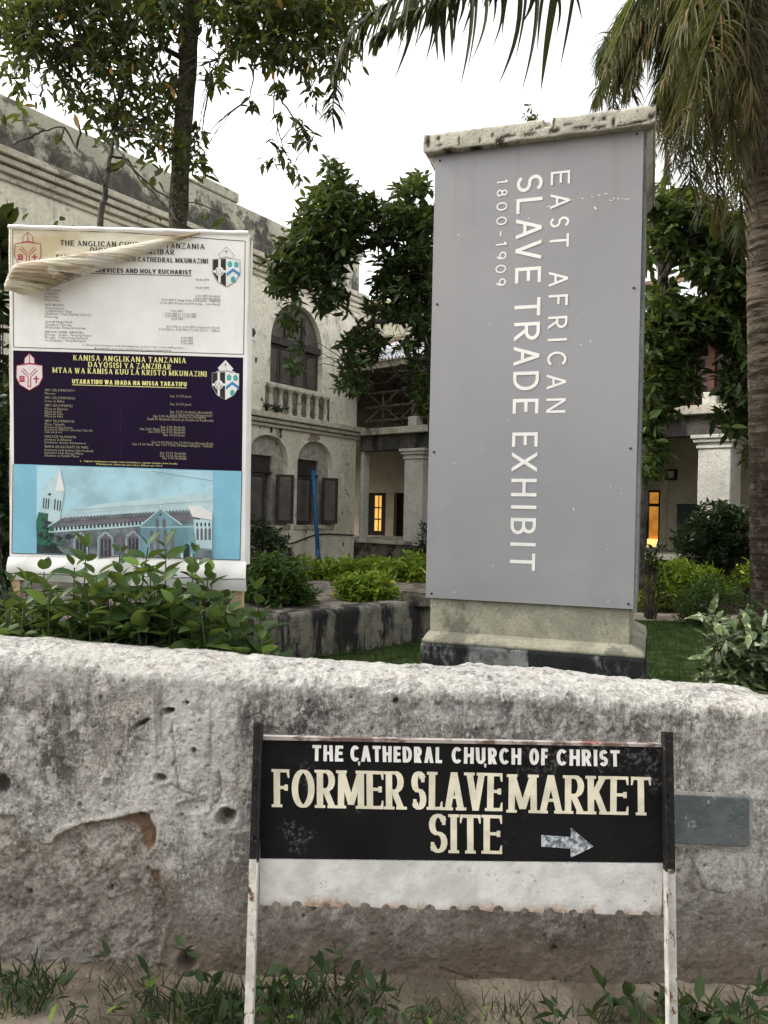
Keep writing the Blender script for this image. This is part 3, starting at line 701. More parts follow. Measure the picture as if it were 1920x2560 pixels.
# sheet: slack vinyl, wraps round the frame at the sides
def sheet(name, corners, mat, nu, nv, fn, off=.0):
    TLp, TRp, BRp, BLp = corners; vv = []
    for i in range(nu):
        for j in range(nv):
            s_, q_ = i/(nu-1), j/(nv-1)
            x = (TLp[0]*(1-s_)+TRp[0]*s_)*(1-q_)+(BLp[0]*(1-s_)+BRp[0]*s_)*q_
            y = (TLp[1]*(1-s_)+TRp[1]*s_)*(1-q_)+(BLp[1]*(1-s_)+BRp[1]*s_)*q_
            vv.append(tuple(BPt(x, y, off+fn(s_,q_))))
    return grid_obj(name, np.array(vv), nu, nv, mat, ban)
sheet('vinyl_sheet', ((26,566),(621,582),(612,1412),(24,1396)), m_vinyl, 50, 60, lambda s_,q_: .0)
# side wraps
sheet('side_wrap', ((10,572),(26,566),(24,1396),(18,1400)), m_yel, 8, 60, lambda s_,q_: -.05*(1-s_)**1.5+.004*math.sin(q_*19))
sheet('side_wrap', ((621,582),(628,596),(620,1412),(612,1412)), m_vinyl, 8, 60, lambda s_,q_: -.05*s_**1.5+.003*math.sin(q_*17))
# lower skirt, sagging in front
sheet('skirt', ((22,1392),(616,1404),(617,1478),(19,1448)), m_vinyl, 70, 14, lambda s_,q_: .004+.018*math.sin(math.pi*q_)*(0.6+.4*math.sin(s_*9))+.004*math.sin(s_*31+q_*3))
mb = MB(); pts = [BPt(22+ (594*k/24), 1432+k*.6+ (2 if k%5==2 else 0), .034) for k in range(25)]; mb.tube(pts, .0022, 5); mb.build('tie_cord', m_ink, ban)
sheet('top_hem', ((22,562),(622,578),(622,590),(22,574)), m_vinyl, 60, 5, lambda s_,q_: .004+.010*math.sin(math.pi*q_)+.003*math.sin(s_*40), 0)
# printed matter: layered by a fraction of a millimetre
LAY = [0]
def nxt(): LAY[0] += 1; return .0008+.00005*LAY[0]
def bpoly(mb, pts, mi=0): 
    mb.cur = mi; d = nxt(); mb.poly([BPt(x,y,d) for x,y in pts])
def bline(mb, pts, w_, mi=0):
    mb.cur = mi; d = nxt(); l=[]; r=[]
    for i,(x,y) in enumerate(pts):
        a = pts[max(i-1,0)]; b = pts[min(i+1,len(pts)-1)]; dx,dy = b[0]-a[0], b[1]-a[1]; L = math.hypot(dx,dy) or 1
        l.append(BPt(x-dy/L*w_/2,y+dx/L*w_/2,d)); r.append(BPt(x+dy/L*w_/2,y-dx/L*w_/2,d))
    n = len(pts); mb.add(l+r, [(i,i+1,n+i+1,n+i) for i in range(n-1)])
mb = MB(); bpoly(mb, [(30,573),(300,580),(490,588),(320,640),(180,690),(32,720)]); mb.build('yellowed_corner', m_yel, ban)
mb = MB(); bpoly(mb, [(33,876),(608,894),(605,1178),(35,1160)]); mb.build('purple_panel', m_purple, ban)
mb = MB(); bpoly(mb, [(35,1160),(605,1178),(600,1400),(31,1382)]); mb.build('blue_panel', m_sky, ban)
mb = MB()
for pts in (((32,573),(300,581),(613,603)),((613,603),(609,886)),((609,886),(34,868)),((34,868),(32,573)),((31,1383),(600,1400)),((605,1178),(600,1400)),((33,1160),(30,1383))): bline(mb, pts, 1.6)
mb.build('printed_border', m_ink, ban)
def head(txt, xa, xb, y, h, wv, wh, mat, slope=.027, gap=.26, sf=.010, con=True):
    mb = MB(); d0 = .0022
    textline(mb, txt, xa, xb, h, wv, wh, lambda x,yy,d: BPt(x, y+(x-xa)*slope-yy, d0+d), gap=gap, serif=sf, contrast=con, dz=.00006)
    mb.build('heading', mat, ban)
head('THE ANGLICAN CHURCH OF TANZANIA', 151, 511, 614, 13.5, 2.6, 1.4, m_ink)
head('DIOCESE OF ZANZIBAR', 226, 436, 632, 13.5, 2.6, 1.4, m_ink)
head('PARISH OF CHRIST CHURCH CATHEDRAL MKUNAZINI', 141, 520, 649, 12, 2.4, 1.3, m_ink)
head('ORDER OF SERVICES AND HOLY EUCHARIST', 160, 479, 679, 11, 2.6, 2.2, m_ink, .024, .2, 0, False)
mb = MB(); bline(mb, ((160,682),(479,690)), 1.5); mb.build('underline', m_ink, ban)
head('KANISA ANGLIKANA TANZANIA', 184, 465, 901, 13.5, 2.6, 1.4, m_yellow)
head('DAYOSISI YA ZANZIBAR', 221, 428, 918, 13.5, 2.6, 1.4, m_yellow, .03)
head('MTAA WA KANISA KUU LA KRISTO MKUNAZINI', 132, 517, 932, 13.5, 2.6, 1.4, m_yellow, .026)
head('UTARATIBU WA IBADA NA MISSA TAKATIFU', 181, 467, 959, 11, 2.8, 2.4, m_yellow, .026, .2, 0, False)
mb = MB(); bline(mb, ((181,962),(467,970)), 1.6); mb.build('underline', m_yellow, ban)
def small(lines, mat, slope=.027):
    mb = MB()
    for (x, y, txt, size, width) in lines:
        vs, fs, wd = fonttext(txt, 10, None, None)
        if wd <= 0: continue
        kx = width/wd if width else size/10; ky = size/10*1.0
        mb.add([BPt(x+vx*kx, y+(x-30)*slope*0+vx*kx*slope-vy*ky, .0024) for vx,vy in vs], fs)
    mb.build('small_print', mat, ban, kind='stuff')
small([(112,728,'Bible Study',8,40),(112,737,'SUNDAYS',8,34),(112,745,'First Mass',8,36),(112,753,'Third Mass',8,38),(112,745,'',8,1),
 (112,765,'SATURDAYS:',8,50),(112,773,'Holy Eucharist',8,50),(112,780,'Confirmation Class',8,68),(112,787,"Children's Class (Sunday School)",8,115),(112,794,'Evensong',8,33),
 (112,807,'CHOIR PRACTICE:',8,70),(112,814,'Tuesday & Thursday',8,68),(112,821,'Wednesday, Friday & Saturday',8,103),
 (112,832,'MIDDLE-WEEK SERVICES:',8,97),(112,839,'Monday - Friday - Morning Prayer',8,118),(112,846,'Monday - Friday Holy Eucharist',8,108),(112,853,'On Holydays - Holy Eucharist',8,103),
 (488,702,'04:30 PM',8,34),(488,722,'04:30 PM',8,34),(488,742,'6:30 AM (Swahili)',8,63),(488,749,'8:00 AM (English)',8,63),(404,752,'8:30 AM ( Sung Holy Eucharist - Swahili)',8,147),(399,760,'10.30 AM (Praise and Worship - Live Band)',8,152),
 (427,780,'7:00 AM',8,30),(413,787,'9:00 AM to 11:00 AM',8,77),(413,793,'9:00 AM to 11:00 AM',8,77),(428,800,'4:30 PM',8,29),
 (416,819,'4:30 PM to 6:00 PM (Cathedral Choir)',8,134),(398,826,'5:00 PM to 7:00 PM ( Youth Choir - Safina)',8,152),(452,847,'6:00 AM',8,30),(452,854,'6:30 AM',8,30),(452,861,'7:00 AM',8,30)], m_gray_ink, .024)
small([(205,864,'(... Enter into his gates with thanksgiving; and into his courts with praise;',6,255),(237,873,'Be thankful unto him, and bless his name.) Psalm100:4',6,190)], m_ink, .03)
small([(x_,y_,'.',9,None) for x_,y_ in [(324,y) for y in (692,712,735,742,749,756,776,783,790,797,816,823,842,849)]], m_ink)
small([(112,978,'SIKU ZA JUMATATU',9,75),(112,986,'Masomo',8,28),(112,997,'SIKU ZA JUMATANO',9,77),(112,1005,'Somo la Biblia',8,50),(112,1016,'SIKU ZA JUMAPILI:',9,71),(112,1024,'Missa ya Kwanza',8,58),(112,1031,'Missa ya Pili',8,42),(112,1037,'Missa ya Tatu',8,46),(112,1043,'Missa ya Nne',8,46),
 (112,1055,'SIKU YA JUMAMOSI:',9,75),(112,1063,'Missa Takatifu',8,50),(112,1070,'Darasa la Kipaimara',8,70),(112,1076,'Darasa la Watoto (Sunday School)',8,119),(112,1082,'Sala ya Jioni',8,43),
 (112,1094,'MAZOEZI YA KWAYA:',9,80),(112,1101,'Jumanne & Alhamisi',8,67),(112,1108,'Jumatano, Ijumaa & Jumamosi',8,103),(112,1119,'IBADA ZA KATIKATI YA WIKI:',9,110),(112,1127,'Jumatatu hadi Ijumaa Sala-Asubuhi',8,122),(112,1134,'Jumatatu hadi Ijumaa-Missa',8,96),(112,1141,'Sikukuu za Kitaifa Missa',8,86),
 (425,993,'Saa 10:30 Jioni',9,53),(425,1013,'Saa 10:30 Jioni',9,53),(425,1032,'Saa 12:30 Asubuhi (Kiswahili)',9,106),(425,1039,'Saa 2:00 Asubuhi (Kiingereza)',9,106),(383,1043,'Saa 2:30 Asubuhi (Missa ya Shangwe)',9,132),(368,1050,'Saa4:30 Asubuhi (Ibada ya Kusifu na Kuabudu)',9,166),
 (402,1070,'Saa 1:00 Asubuhi',9,61),(350,1075,'Saa 3:00 Hadi Saa 5:00 Asubuhi',9,113),(371,1082,'Saa 3:00 Saa 5:00 Asubuhi',9,92),(408,1090,'Saa 10:30 Jioni',9,54),(379,1108,'Saa 10:30 Hadi Saa 12:00 Jioni (Kwaya Kuu)',9,154),(331,1113,'Saa 11:00 Hadi  Saa 1:00 Usiku (Kwaya vaVijana - Safina)',9,200),
 (400,1135,'Saa 12:00 Asubuhi',9,65),(400,1142,'Saa 12:30 Asubuhi',9,65),(406,1148,'Saa 1:00 Asubuhi',9,60)], m_pale, .028)
small([(200,1154,'(... Ingieni malangoni mwake kwa kushukuru, nyuani mwake kwa kusifu;',6,245),(241,1162,'Mshukuruni, lihimidini jina lake.) Zaburi ya 100:4',6,165)], m_yellow, .03)
small([(x_,y_,'.',9,None) for x_,y_ in [(300,y) for y in (989,1008,1027,1034,1041,1048,1066,1073,1079,1086,1105,1112,1130,1137,1144)]], m_pale)
# crests
def crest_left(cx, y0, fill):
    LAY[0] = 16
    mb = MB(); s_ = lambda pts: [(cx+a, y0+b) for a,b in pts]
    sh = s_([(-32,30),(0,26),(32,30),(33,60),(24,78),(0,92),(-24,78),(-33,60)])
    mit = s_([(-13,28),(-12,12),(0,0),(12,12),(13,28)])
    bpoly(mb, sh, 1); bpoly(mb, mit, 1)
    bline(mb, sh+[sh[0]], 2.2, 0); bline(mb, mit, 2, 0); bline(mb, s_([(0,2),(0,26)]), 2, 0); bline(mb, s_([(-20,28),(0,24),(20,28)]), 3, 0)
    bline(mb, s_([(-18,40),(0,58),(18,40)]), 9, 0); bline(mb, s_([(0,56),(0,84)]), 9, 0)
    bline(mb, s_([(-18,40),(0,58),(18,40)]), 4, 1); bline(mb, s_([(0,54),(0,82)]), 4, 1)
    bpoly(mb, s_([(-25,56),(-12,56),(-12,71),(-25,71)]), 0); bline(mb, s_([(-22,60),(-15,60)]), 1.2, 1); bline(mb, s_([(-22,65),(-15,65)]), 1.2, 1)
    bline(mb, s_([(17,56),(17,74)]), 3.4, 0); bline(mb, s_([(10,63),(24,63)]), 3.4, 0)
    mb.build('crest', [m_red, fill], ban)
def crest_right(cx, y0):
    LAY[0] = 16
    mb = MB(); s_ = lambda pts: [(cx+a, y0+b) for a,b in pts]
    sh = s_([(-34,32),(0,28),(34,34),(34,66),(22,88),(0,100),(-22,88),(-34,66)])
    bpoly(mb, s_([(-20,20),(0,0),(20,22),(12,32),(-12,30)]), 3); bline(mb, s_([(-20,20),(0,0),(20,22),(12,32),(-12,30),(-20,20)]), 1.1, 4)
    bline(mb, s_([(0,8),(0,18)]), 1.3, 0); bline(mb, s_([(-4,12),(4,12)]), 1.3, 0); bline(mb, s_([(-22,31),(0,25),(24,33)]), 5, 3); bline(mb, s_([(-22,31),(0,25),(24,33)]), 1, 4)
    bpoly(mb, sh, 3); bpoly(mb, s_([(-33,33),(-1,30),(-1,99),(-21,87),(-33,66)]), 0)
    bline(mb, s_([(-17,31),(-17,90)]), 6, 3); bline(mb, s_([(-34,62),(0,62)]), 6, 3); bpoly(mb, [(cx-17+11*math.cos(a*math.pi/7), y0+62+12*math.sin(a*math.pi/7)) for a in range(14)], 3)
    bline(mb, [(cx-17+8*math.cos(a*math.pi/7), y0+62+9*math.sin(a*math.pi/7)) for a in range(10)], 1.2, 0); bline(mb, s_([(-21,68),(-16,55),(-12,68)]), 1.3, 0)
    bpoly(mb, s_([(1,66),(17,54),(34,66),(34,75),(17,62),(1,75)]), 2)
    for (ax,ay) in ((9,44),(25,45),(17,82)):
        bpoly(mb, s_([(ax,ay-9),(ax+6,ay-3),(ax+5,ay+6),(ax,ay+8),(ax-5,ay+6),(ax-6,ay-3)]), 1)
    bline(mb, sh+[sh[0]], 1.2, 4)
    mb.build('crest', [m_ink, m_teal, m_blue, m_pwhite, m_gray_ink], ban)
crest_left(70, 580, m_yel); crest_left(74, 884, m_pink); crest_right(566, 617); crest_right(564, 900)
# printed picture of a church with spire
mats_pic = [m_sky2, m_pw1, m_pw2, m_pw3, m_pdk, m_pgr, m_pmv, m_pwhite]; mb = MB(); LAY[0] = 16
bpoly(mb, [(92,1164),(533,1178),(531,1396),(92,1383)], 0)
bpoly(mb, [(250,1260),(533,1230),(533,1270),(531,1330),(140,1300),(180,1275)], 1)
bpoly(mb, [(92,1300),(150,1310),(330,1330),(330,1388),(92,1382)], 5); bpoly(mb, [(92,1362),(200,1368),(200,1386),(92,1383)], 4)
bpoly(mb, [(120,1310),(160,1298),(320,1284),(500,1280),(500,1394),(160,1384),(120,1345)], 2)
bpoly(mb, [(152,1296),(390,1284),(470,1278),(476,1300),(300,1308),(155,1308)], 6)
bline(mb, ((122,1326),(250,1318),(380,1308)), 11, 1)
x_ = 130
while x_ < 372: 
    yy_ = 1322-(x_-130)*.07; bpoly(mb, [(x_,yy_+5),(x_,yy_-2),(x_+2.5,yy_-5),(x_+5,yy_-2),(x_+5,yy_+5)], 4); x_ += 9.5
x_ = 160
while x_ < 480: 
    yy_ = 1297-(x_-160)*.062; bpoly(mb, [(x_,yy_+6),(x_+.5,yy_-3),(x_+3,yy_-5),(x_+5.5,yy_-3),(x_+6,yy_+6)], 2); x_ += 8.2
bpoly(mb, [(95,1310),(112,1223),(162,1229),(150,1300),(120,1320)], 1); bpoly(mb, [(108,1224),(150,1170),(163,1228)], 7); bpoly(mb, [(108,1224),(150,1170),(140,1226)], 1)
bpoly(mb, [(92,1302),(98,1280),(122,1284),(118,1345),(92,1330)], 5)
bpoly(mb, [(120,1236),(126,1232),(130,1236),(126,1240)], 4)
for (a,b) in ((110,1245),(116,1246),(122,1246),(138,1248),(145,1250),(151,1252)):
    bpoly(mb, [(a,b),(a+3,b),(a+1,b+26),(a-2,b+26)], 4)
for (a,b,w_,h_) in ((186,1350,34,40),(246,1348,38,48),(316,1346,36,50)):
    ar_ = [(a,b+h_),(a,b),(a+w_*.12,b-8),(a+w_*.25,b-10),(a+w_*.37,b-16),(a+w_*.5,b-18),(a+w_*.63,b-16),(a+w_*.75,b-10),(a+w_*.88,b-8),(a+w_,b),(a+w_,b+h_-6)]
    bpoly(mb, ar_, 6); bline(mb, ar_, 1.6, 1); bline(mb, [(x_*.86+(a+w_/2)*.14, y_+3) for x_,y_ in ar_], .9, 1)
    for q_ in (.2,.45,.7): bpoly(mb, [(a+w_*q_,b+h_-6),(a+w_*q_,b+2),(a+w_*q_+2.5,b-3),(a+w_*q_+5,b+2),(a+w_*q_+5,b+h_-6)], 4)
for a in (160,170,226,236,292,304): bpoly(mb, [(a,1368),(a,1332),(a+4,1332),(a+4,1368)], 6)
bpoly(mb, [(350,1392),(352,1314),(402,1272),(456,1312),(486,1310),(492,1394)], 3); bline(mb, ((352,1314),(402,1272),(456,1312)), 3, 1); bline(mb, ((402,1272),(402,1262)), 1.6, 7); bline(mb, ((398,1265),(406,1265)), 1.4, 7); bline(mb,((352,1318),(486,1317)),2,1)
bpoly(mb, [(398,1287),(402,1284),(406,1287),(402,1290)], 4)
for (a,b,h_) in ((390,1300,18),(407,1300,18),(376,1328,62),(392,1326,66),(410,1326,66),(428,1326,64)): bpoly(mb, [(a,b+h_),(a,b),(a+4,b-5),(a+8,b),(a+9,b+h_)], 6)
bpoly(mb, [(460,1394),(461,1364),(468,1358),(475,1364),(475,1394)], 4)
bpoly(mb, [(470,1264),(500,1264),(531,1282),(531,1300),(482,1292)], 7); bpoly(mb, [(484,1298),(531,1302),(531,1372),(492,1370)], 1)
for a in (492,502,512,522): bpoly(mb, [(a,1350),(a,1324),(a+3,1318),(a+6,1324),(a+6,1350)], 6); bpoly(mb, [(a,1316),(a,1308),(a+2,1305),(a+4,1308),(a+4,1316)], 4)
bpoly(mb, [(492,1372),(531,1376),(531,1396),(494,1395)], 2)
bline(mb, ((380,1178),(532,1202)), .9, 2)
rq = random.Random(5)
for k in range(34):
    x_, y_ = rq.uniform(94,185), rq.uniform(1296,1362); 
    if x_ > 130 and y_ < 1325: continue
    r_ = rq.uniform(4,9); bpoly(mb, [(x_+r_*math.cos(a)*rq.uniform(.6,1.2), y_+r_*.7*math.sin(a)*rq.uniform(.6,1.2)) for a in [i*.9 for i in range(7)]], 5 if k%3 else 4)
bline(mb, ((180,1276),(533,1252)), .8, 2); bline(mb, ((180,1285),(400,1266)), .6, 3)
for k in range(9): bline(mb, ((150,1166+k*1.4),(532,1176+k*1.4+rq.uniform(-2,2))), .5, 7) if k == 3 else None
for k in range(40):
    x_ = rq.uniform(165,345); y_ = rq.uniform(1332,1372); bpoly(mb, [(x_,y_),(x_+5,y_+.2),(x_+5,y_+1.6),(x_,y_+1.4)], 3 if k%2 else 6)
bpoly(mb, [(455,1396),(452,1378),(458,1384),(460,1394)], 7); bpoly(mb, [(476,1396),(482,1376),(480,1394)], 7)
mb.build('cathedral_picture', mats_pic, ban)
# curled flap rolled down from the upper corner
nu, nv = 46, 40; vv = []
ax0, ax1 = Vector(BPt(505,583,.006)), Vector(BPt(50,722,.05)); dr = (ax1-ax0); nrm = Vector((0,-1,0)); sdv = dr.normalized().cross(nrm).normalized()
if sdv.z > 0: sdv = -sdv
for i in range(nu):
    s_ = i/(nu-1); rad = .002 + .076*s_**.95*(1+.025*math.sin(s_*9))*(1 if s_ < .93 else 1-.35*((s_-.93)/.07)**2)
    c_ = ax0 + dr*s_
    c_.y = BD - .007 - rad*1.0
    for j in range(nv):
        an = -.5*math.pi*.55 + (2*math.pi*.93)*j/(nv-1); r_ = rad*(1+.03*math.sin(3*an+s_*3)+.008*math.sin(7*an+s_*3))*(1-.22*j/(nv-1))
        e_ = .022*s_**3*math.sin(an*2+1) + .004*s_**6*math.sin(an*5)
        vv.append(tuple(c_ + sdv*(math.sin(an)*r_) + nrm*(math.cos(an)*r_) + dr.normalized()*e_))
o = grid_obj('curled_flap', np.array(vv), nu, nv, m_stain, ban)
sm = o.modifiers.new('thick', 'SOLIDIFY'); sm.thickness = .002

# ------------------------------------------------------------------ the exhibit pillar
DR = 5.6; R0 = P(1597, 923, DR); L0 = P(1077, 943, DR*1.0857)
FP = Frame((L0.x, L0.y), (R0.x-L0.x, R0.y-L0.y)); PW = (Vector((R0.x,R0.y,0))-Vector((L0.x,L0.y,0))).length
ZT, ZB = 4.325, .955; DEP = 1.42
t = MT('grey_panel'); c = t.mix(t.ramp(t.noise(.9,4,.5),.35,.65), (.292,.291,.310), (.274,.274,.292))
c = t.mix(t.math('MULTIPLY',t.ramp(t.noise(2.2,6,.6,vec=t.scale((1,1,.08))),.55,.7),.25), c, (.33,.32,.32))
c = t.mix(t.math('MULTIPLY',t.ramp(t.noise(45,3,.5),.92,.95),.7), c, (.5,.5,.5)); c = t.mix(t.math('MULTIPLY', t.math('MULTIPLY', t.ramp(t.noise(9,5,.6,vec=t.scale((1,1,.03))),.52,.7), t.ramp(t.z(),3.2,4.35)), .30), c, (.20,.19,.185)); c = t.mix(t.math('MULTIPLY', t.ramp(t.noise(1.3,7,.65,off=9),.5,.75), .22), c, (.40,.385,.38)); m_panel = t.fin(c, t.ramp(t.noise(2,5),.3,.7,.38,.58), .35)
m_side = plaster('weathered_side_board', (.30,.31,.31), (.18,.19,.195), (.07,.07,.07), .6, 1.4, .004, 4)
m_cap = plaster('cap_concrete', (.60,.57,.49), (.47,.45,.38), (.05,.045,.035), .9, 3.0, .012, 12, blo=.60, streak=1)
nt_ = m_cap.node_tree; at_ = nt_.nodes.new('ShaderNodeAttribute'); at_.attribute_name = 'mould'; mx_ = nt_.nodes.new('ShaderNodeMix'); mx_.data_type = 'RGBA'
bc = nt_.nodes['Principled BSDF'].inputs['Base Color']; nt_.links.new(bc.links[0].from_socket, mx_.inputs[6]); nt_.links.new(at_.outputs['Fac'], mx_.inputs[0]); mx_.inputs[7].default_value = (.035,.028,.02,1); nt_.links.new(mx_.outputs[2], bc)
m_base = plaster('pillar_render', (.42,.40,.31), (.29,.285,.225), (.13,.13,.11), .75, 2.4, .006, 1, streak=.6)
m_foot = plaster('footing_black_mould', (.33,.335,.33), (.14,.15,.15), (.018,.018,.02), .97, 1.7, .01, 5, blo=.33, streak=.5)
pil = thing('exhibit_pillar', FP.p(PW/2, 0, -DEP/2), 'tall square pillar with grey panel lettered EAST AFRICAN SLAVE TRADE EXHIBIT, on the lawn', 'pillar')
mb = MB(); mb.fbox(FP, .03, PW-.02, .42, 4.32, -DEP+.02, -.02); mb.build('shaft', m_base, pil, bevel=.012)
mb = MB(); mb.fbox(FP, 0, PW+.0, ZB, ZT, -.0, .012); mb.build('front_panel', m_panel, pil, bevel=.0015)
mb = MB(); mb.fbox(FP, PW+.004, PW+.016, ZB-.02, ZT+.02, -DEP+.05, -.03); mb.build('side_panel', m_side, pil)
mb = MB(); mb.fbox(FP, PW-.006, PW+.022, ZB-.02, ZT, -.028, -.006); mb.build('corner_strip', m_side, pil)
# cap: sloping-sided slab with broken arrises
c0 = FP.m(1063, 339)[0]; ovl = -.075; ovr = .075; zc0, zc1 = 4.36, 4.66
nA = 150; prof = [(-.03,4.324),(.03,4.326),(.070,4.327),(.075,4.333),(.077,4.342),(.078,4.355),(.078,4.37),(.078,4.385),(.078,4.40),(.077,4.415),(.077,4.43),(.076,4.445),(.072,4.457),(.062,4.464),(.03,4.467),(-.2,4.47)]
ring = []
def ringpt(q, off):   # q 0..4 round the square
    k = int(q) % 4; f = q-int(q); a0, a1, d0, d1 = -off, PW+off, -DEP-off, off
    return [(a0+(a1-a0)*f, d1), (a1, d1+(d0-d1)*f), (a1+(a0-a1)*f, d0), (a0, d0+(d1-d0)*f)][k]
vv = []; nq = 4*150
for iq in range(nq+1):
    q = 4*(iq % nq)/nq
    for j,(off,z_) in enumerate(prof):
        a_, d_ = ringpt(q, off); n1 = float(fbm(np.array([q*14.+3]), np.array([z_*9.]), 3, 5)[0])-.5; n2 = float(fbm(np.array([q*60.]), np.array([z_*40.]), 2, 9)[0])-.5
        chip = 1 if abs(q-.56) < .018 and z_ > 4.40 else 0
        p_ = FP.p(a_, z_ + (.018*n1 if z_ > 4.43 or .06 < off < .0775 else 0) - .02*chip, d_); vv.append(tuple(p_ + (FP.N*(.004*n1+.003*n2 - .02*chip) if q < 1 else FP.U*(.01*n1))))
va = np.array(vv); cm = np.zeros(len(va)); CM = [(1070,352,8,26),(1096,345,7,10),(1100,362,9,8),(1120,372,30,5),(1147,350,3,22),(1185,368,30,5),(1231,337,4,8),(1268,340,26,8),(1250,352,14,10),(1262,360,60,6),(1345,318,16,5),(1384,300,4,30),(1386,326,20,10),(1420,309,16,5),(1455,318,30,6),(1482,299,6,5),(1508,296,12,6),(1534,305,5,18),(1500,318,22,6),(1560,312,40,4),(1600,303,30,5),(1628,290,12,12),(1632,262,8,8),(1200,350,4,10),(1320,336,30,5)]
for (px,py,rx,ry) in CM:
    rx, ry = rx*.85, ry*.7
    s0_, z0_ = FP.m(px,py,.077); k = 5.8/FPX; rel = va - np.array(FP.O); ss = rel@np.array(FP.U); dd = rel@np.array(FP.N)
    q = np.hypot((ss-s0_)/(rx*k), (va[:,2]-z0_)/(ry*k))*(1+.5*(vn(ss*90, va[:,2]*90, 3)-.5)); m_ = (1-sstep(.6,1.2,q))*(dd > .02); cm = np.maximum(cm, m_)
va = va - np.array(FP.N)[None,:]*(cm*.003)[:,None]
capo = grid_obj('cap_slab', va, nq+1, len(prof), m_cap, pil, smooth=False, attrs={'mould': cm})
mb = MB(); mb.fbox(FP, -.04, PW+.04, 4.328, 4.455, -DEP-.03, .035); mb.build('cap_core', m_cap, pil)
mb = MB(); mb.hexa([FP.p(0,4.22,-.012),FP.p(PW,4.22,-.012),FP.p(PW,4.22,-DEP),FP.p(0,4.22,-DEP),FP.p(-.062,4.322,-.005),FP.p(PW+.062,4.322,-.005),FP.p(PW+.062,4.322,-DEP-.06),FP.p(-.062,4.322,-DEP-.06)]); mb.build('cap_neck', m_cap, pil)
# base
nprof = [(.085, .0), (.09, .20), (.088, .37), (.07, .395), (.0, .42), (-.03, .44)]
zpl = FP.m(1340, 1616, .08)[1]
mb = MB(); mb.fbox(FP, -.012, PW+.094, -.05, zpl-.03, -DEP-.1, .10); mb.build('footing', m_foot, pil, bevel=.02)
mb = MB(); mb.fbox(FP, -.004, PW+.085, zpl-.032, zpl+.0, -DEP-.085, .09)
a = FP; z0_, z1_ = zpl, zpl+.045
mb.hexa([FP.p(.002,z0_,.083),FP.p(PW+.08,z0_,.083),FP.p(PW+.08,z0_,-DEP-.08),FP.p(.002,z0_,-DEP-.08),FP.p(.02,z1_,-.01),FP.p(PW-.01,z1_,-.01),FP.p(PW-.01,z1_,-DEP),FP.p(.02,z1_,-DEP)])
mb.build('ledge', m_base, pil, bevel=.012)
# lettering, read downwards
m_plet = simple('panel_white_letters', (.82,.81,.78), .5, .03)
def pil_word(lst, xr, wd, h_top, h_bot, weight):
    """lst (char,y0,y1); letters lie on their side: up = +s, right = down"""
    mb = MB()
    for ch, y0, y1 in lst:
        f_ = ((y0+y1)/2-xr[0])/(xr[1]-xr[0]); xl = h_top[0]+(h_bot[0]-h_top[0])*f_; xh = h_top[1]+(h_bot[1]-h_top[1])*f_
        sL, za = FP.m(xl, y0, .012); sH, _ = FP.m(xh, y0, .012); _, zb_ = FP.m((xl+xh)/2, y1, .012); _, za = FP.m((xl+xh)/2, y0, .012)
        H_ = sH-sL; W_ = za-zb_
        glyph(mb, ch, 0, W_, H_, weight*H_, weight*H_*.93, lambda x,y,d: FP.p(sL+y, za-x, .0135+d), dz=.0002)
    mb.build('lettering', m_plet, pil)
pil_word([('E',428,461),('A',484,521),('S',542,568),('T',585,618),('A',678,716),('F',737,764),('R',791,822),('I',846,853),('C',879,914),('A',936,973),('N',996,1032)], (428,1032), 0, (1378,1426), (1366,1414), .125)
pil_word([('S',438,479),('L',495,533),('A',546,596),('V',602,650),('E',668,707),('T',745,790),('R',806,852),('A',866,914),('D',929,976),('E',997,1034),('E',1081,1117),('X',1131,1179),('H',1197,1241),('I',1263,1273),('B',1295,1336),('I',1356,1366),('T',1383,1426)], (437,1426), 0, (1293,1358), (1275,1338), .135)
pil_word([('1',449,459),('8',474,491),('0',506,527),('0',542,563),('-',578,591),('1',604,616),('9',629,649),('0',662,683),('9',696,715)], (449,715), 0, (1243,1270), (1238,1265), .13)
m_screw = simple('dark_screw', (.02,.02,.02), .5)
for (px,py) in ((1100,402),(1592,335),(1093,761),(1584,720),(1085,1130),(1576,1121),(1079,1484),(1571,1510)):
    s_, z_ = FP.m(px, py, .012); mb = MB(); mb.tube([FP.p(s_,z_,.010), FP.p(s_,z_,.0165)], .009, 8); mb.build('screw', m_screw, pil)
m_scr = simple('scratch', (.72,.72,.70), .7); mb = MB()
rr_ = random.Random(8)
def scr(px, py, w_, h_, an=0):
    a = math.radians(an); q = [(-w_,-h_*.5),(w_*.2,-h_),(w_,-h_*.2),(w_*.6,h_),(-w_*.7,h_*.7)]
    pts = [(px+x*math.cos(a)-y*math.sin(a), py+x*math.sin(a)+y*math.cos(a)) for x,y in q]
    mb.add([FP.p(*FP.m(x,y,.0125), .0142) for x,y in pts], [(0,1,2,3,4)])
for a in ((1425,501,8,1.4,-8),(1456,496,2,1.5),(1480,492,2,1.3),(1498,488,4,1.2,-10),(1515,484,5,1.4,-12),(1527,501,6,1.1,0),(1535,496,2,2),(1545,497,2,2.4),(1562,498,12,.8),(1571,497,2,1.5),(1488,520,2,5,-40),(1372,516,5,1.1),(1288,500,1.4,1.6),(1280,529,1.3,1.5),(1147,587,1.6,2),(1476,853,1.3,5),(1452,862,1.6,2.5),(1225,810,1.6,2),(1207,1120,1.8,1.6),(1434,1272,1.4,4),(1232,1415,1.4,3),(1518,1373,1.4,2),(1271,1050,1.4,1.4),(1135,1480,3,1,30),(1520,1503,3,1.2,-20),(1322,546,3,1,-30),(1540,506,1.5,.8)): scr(*a)
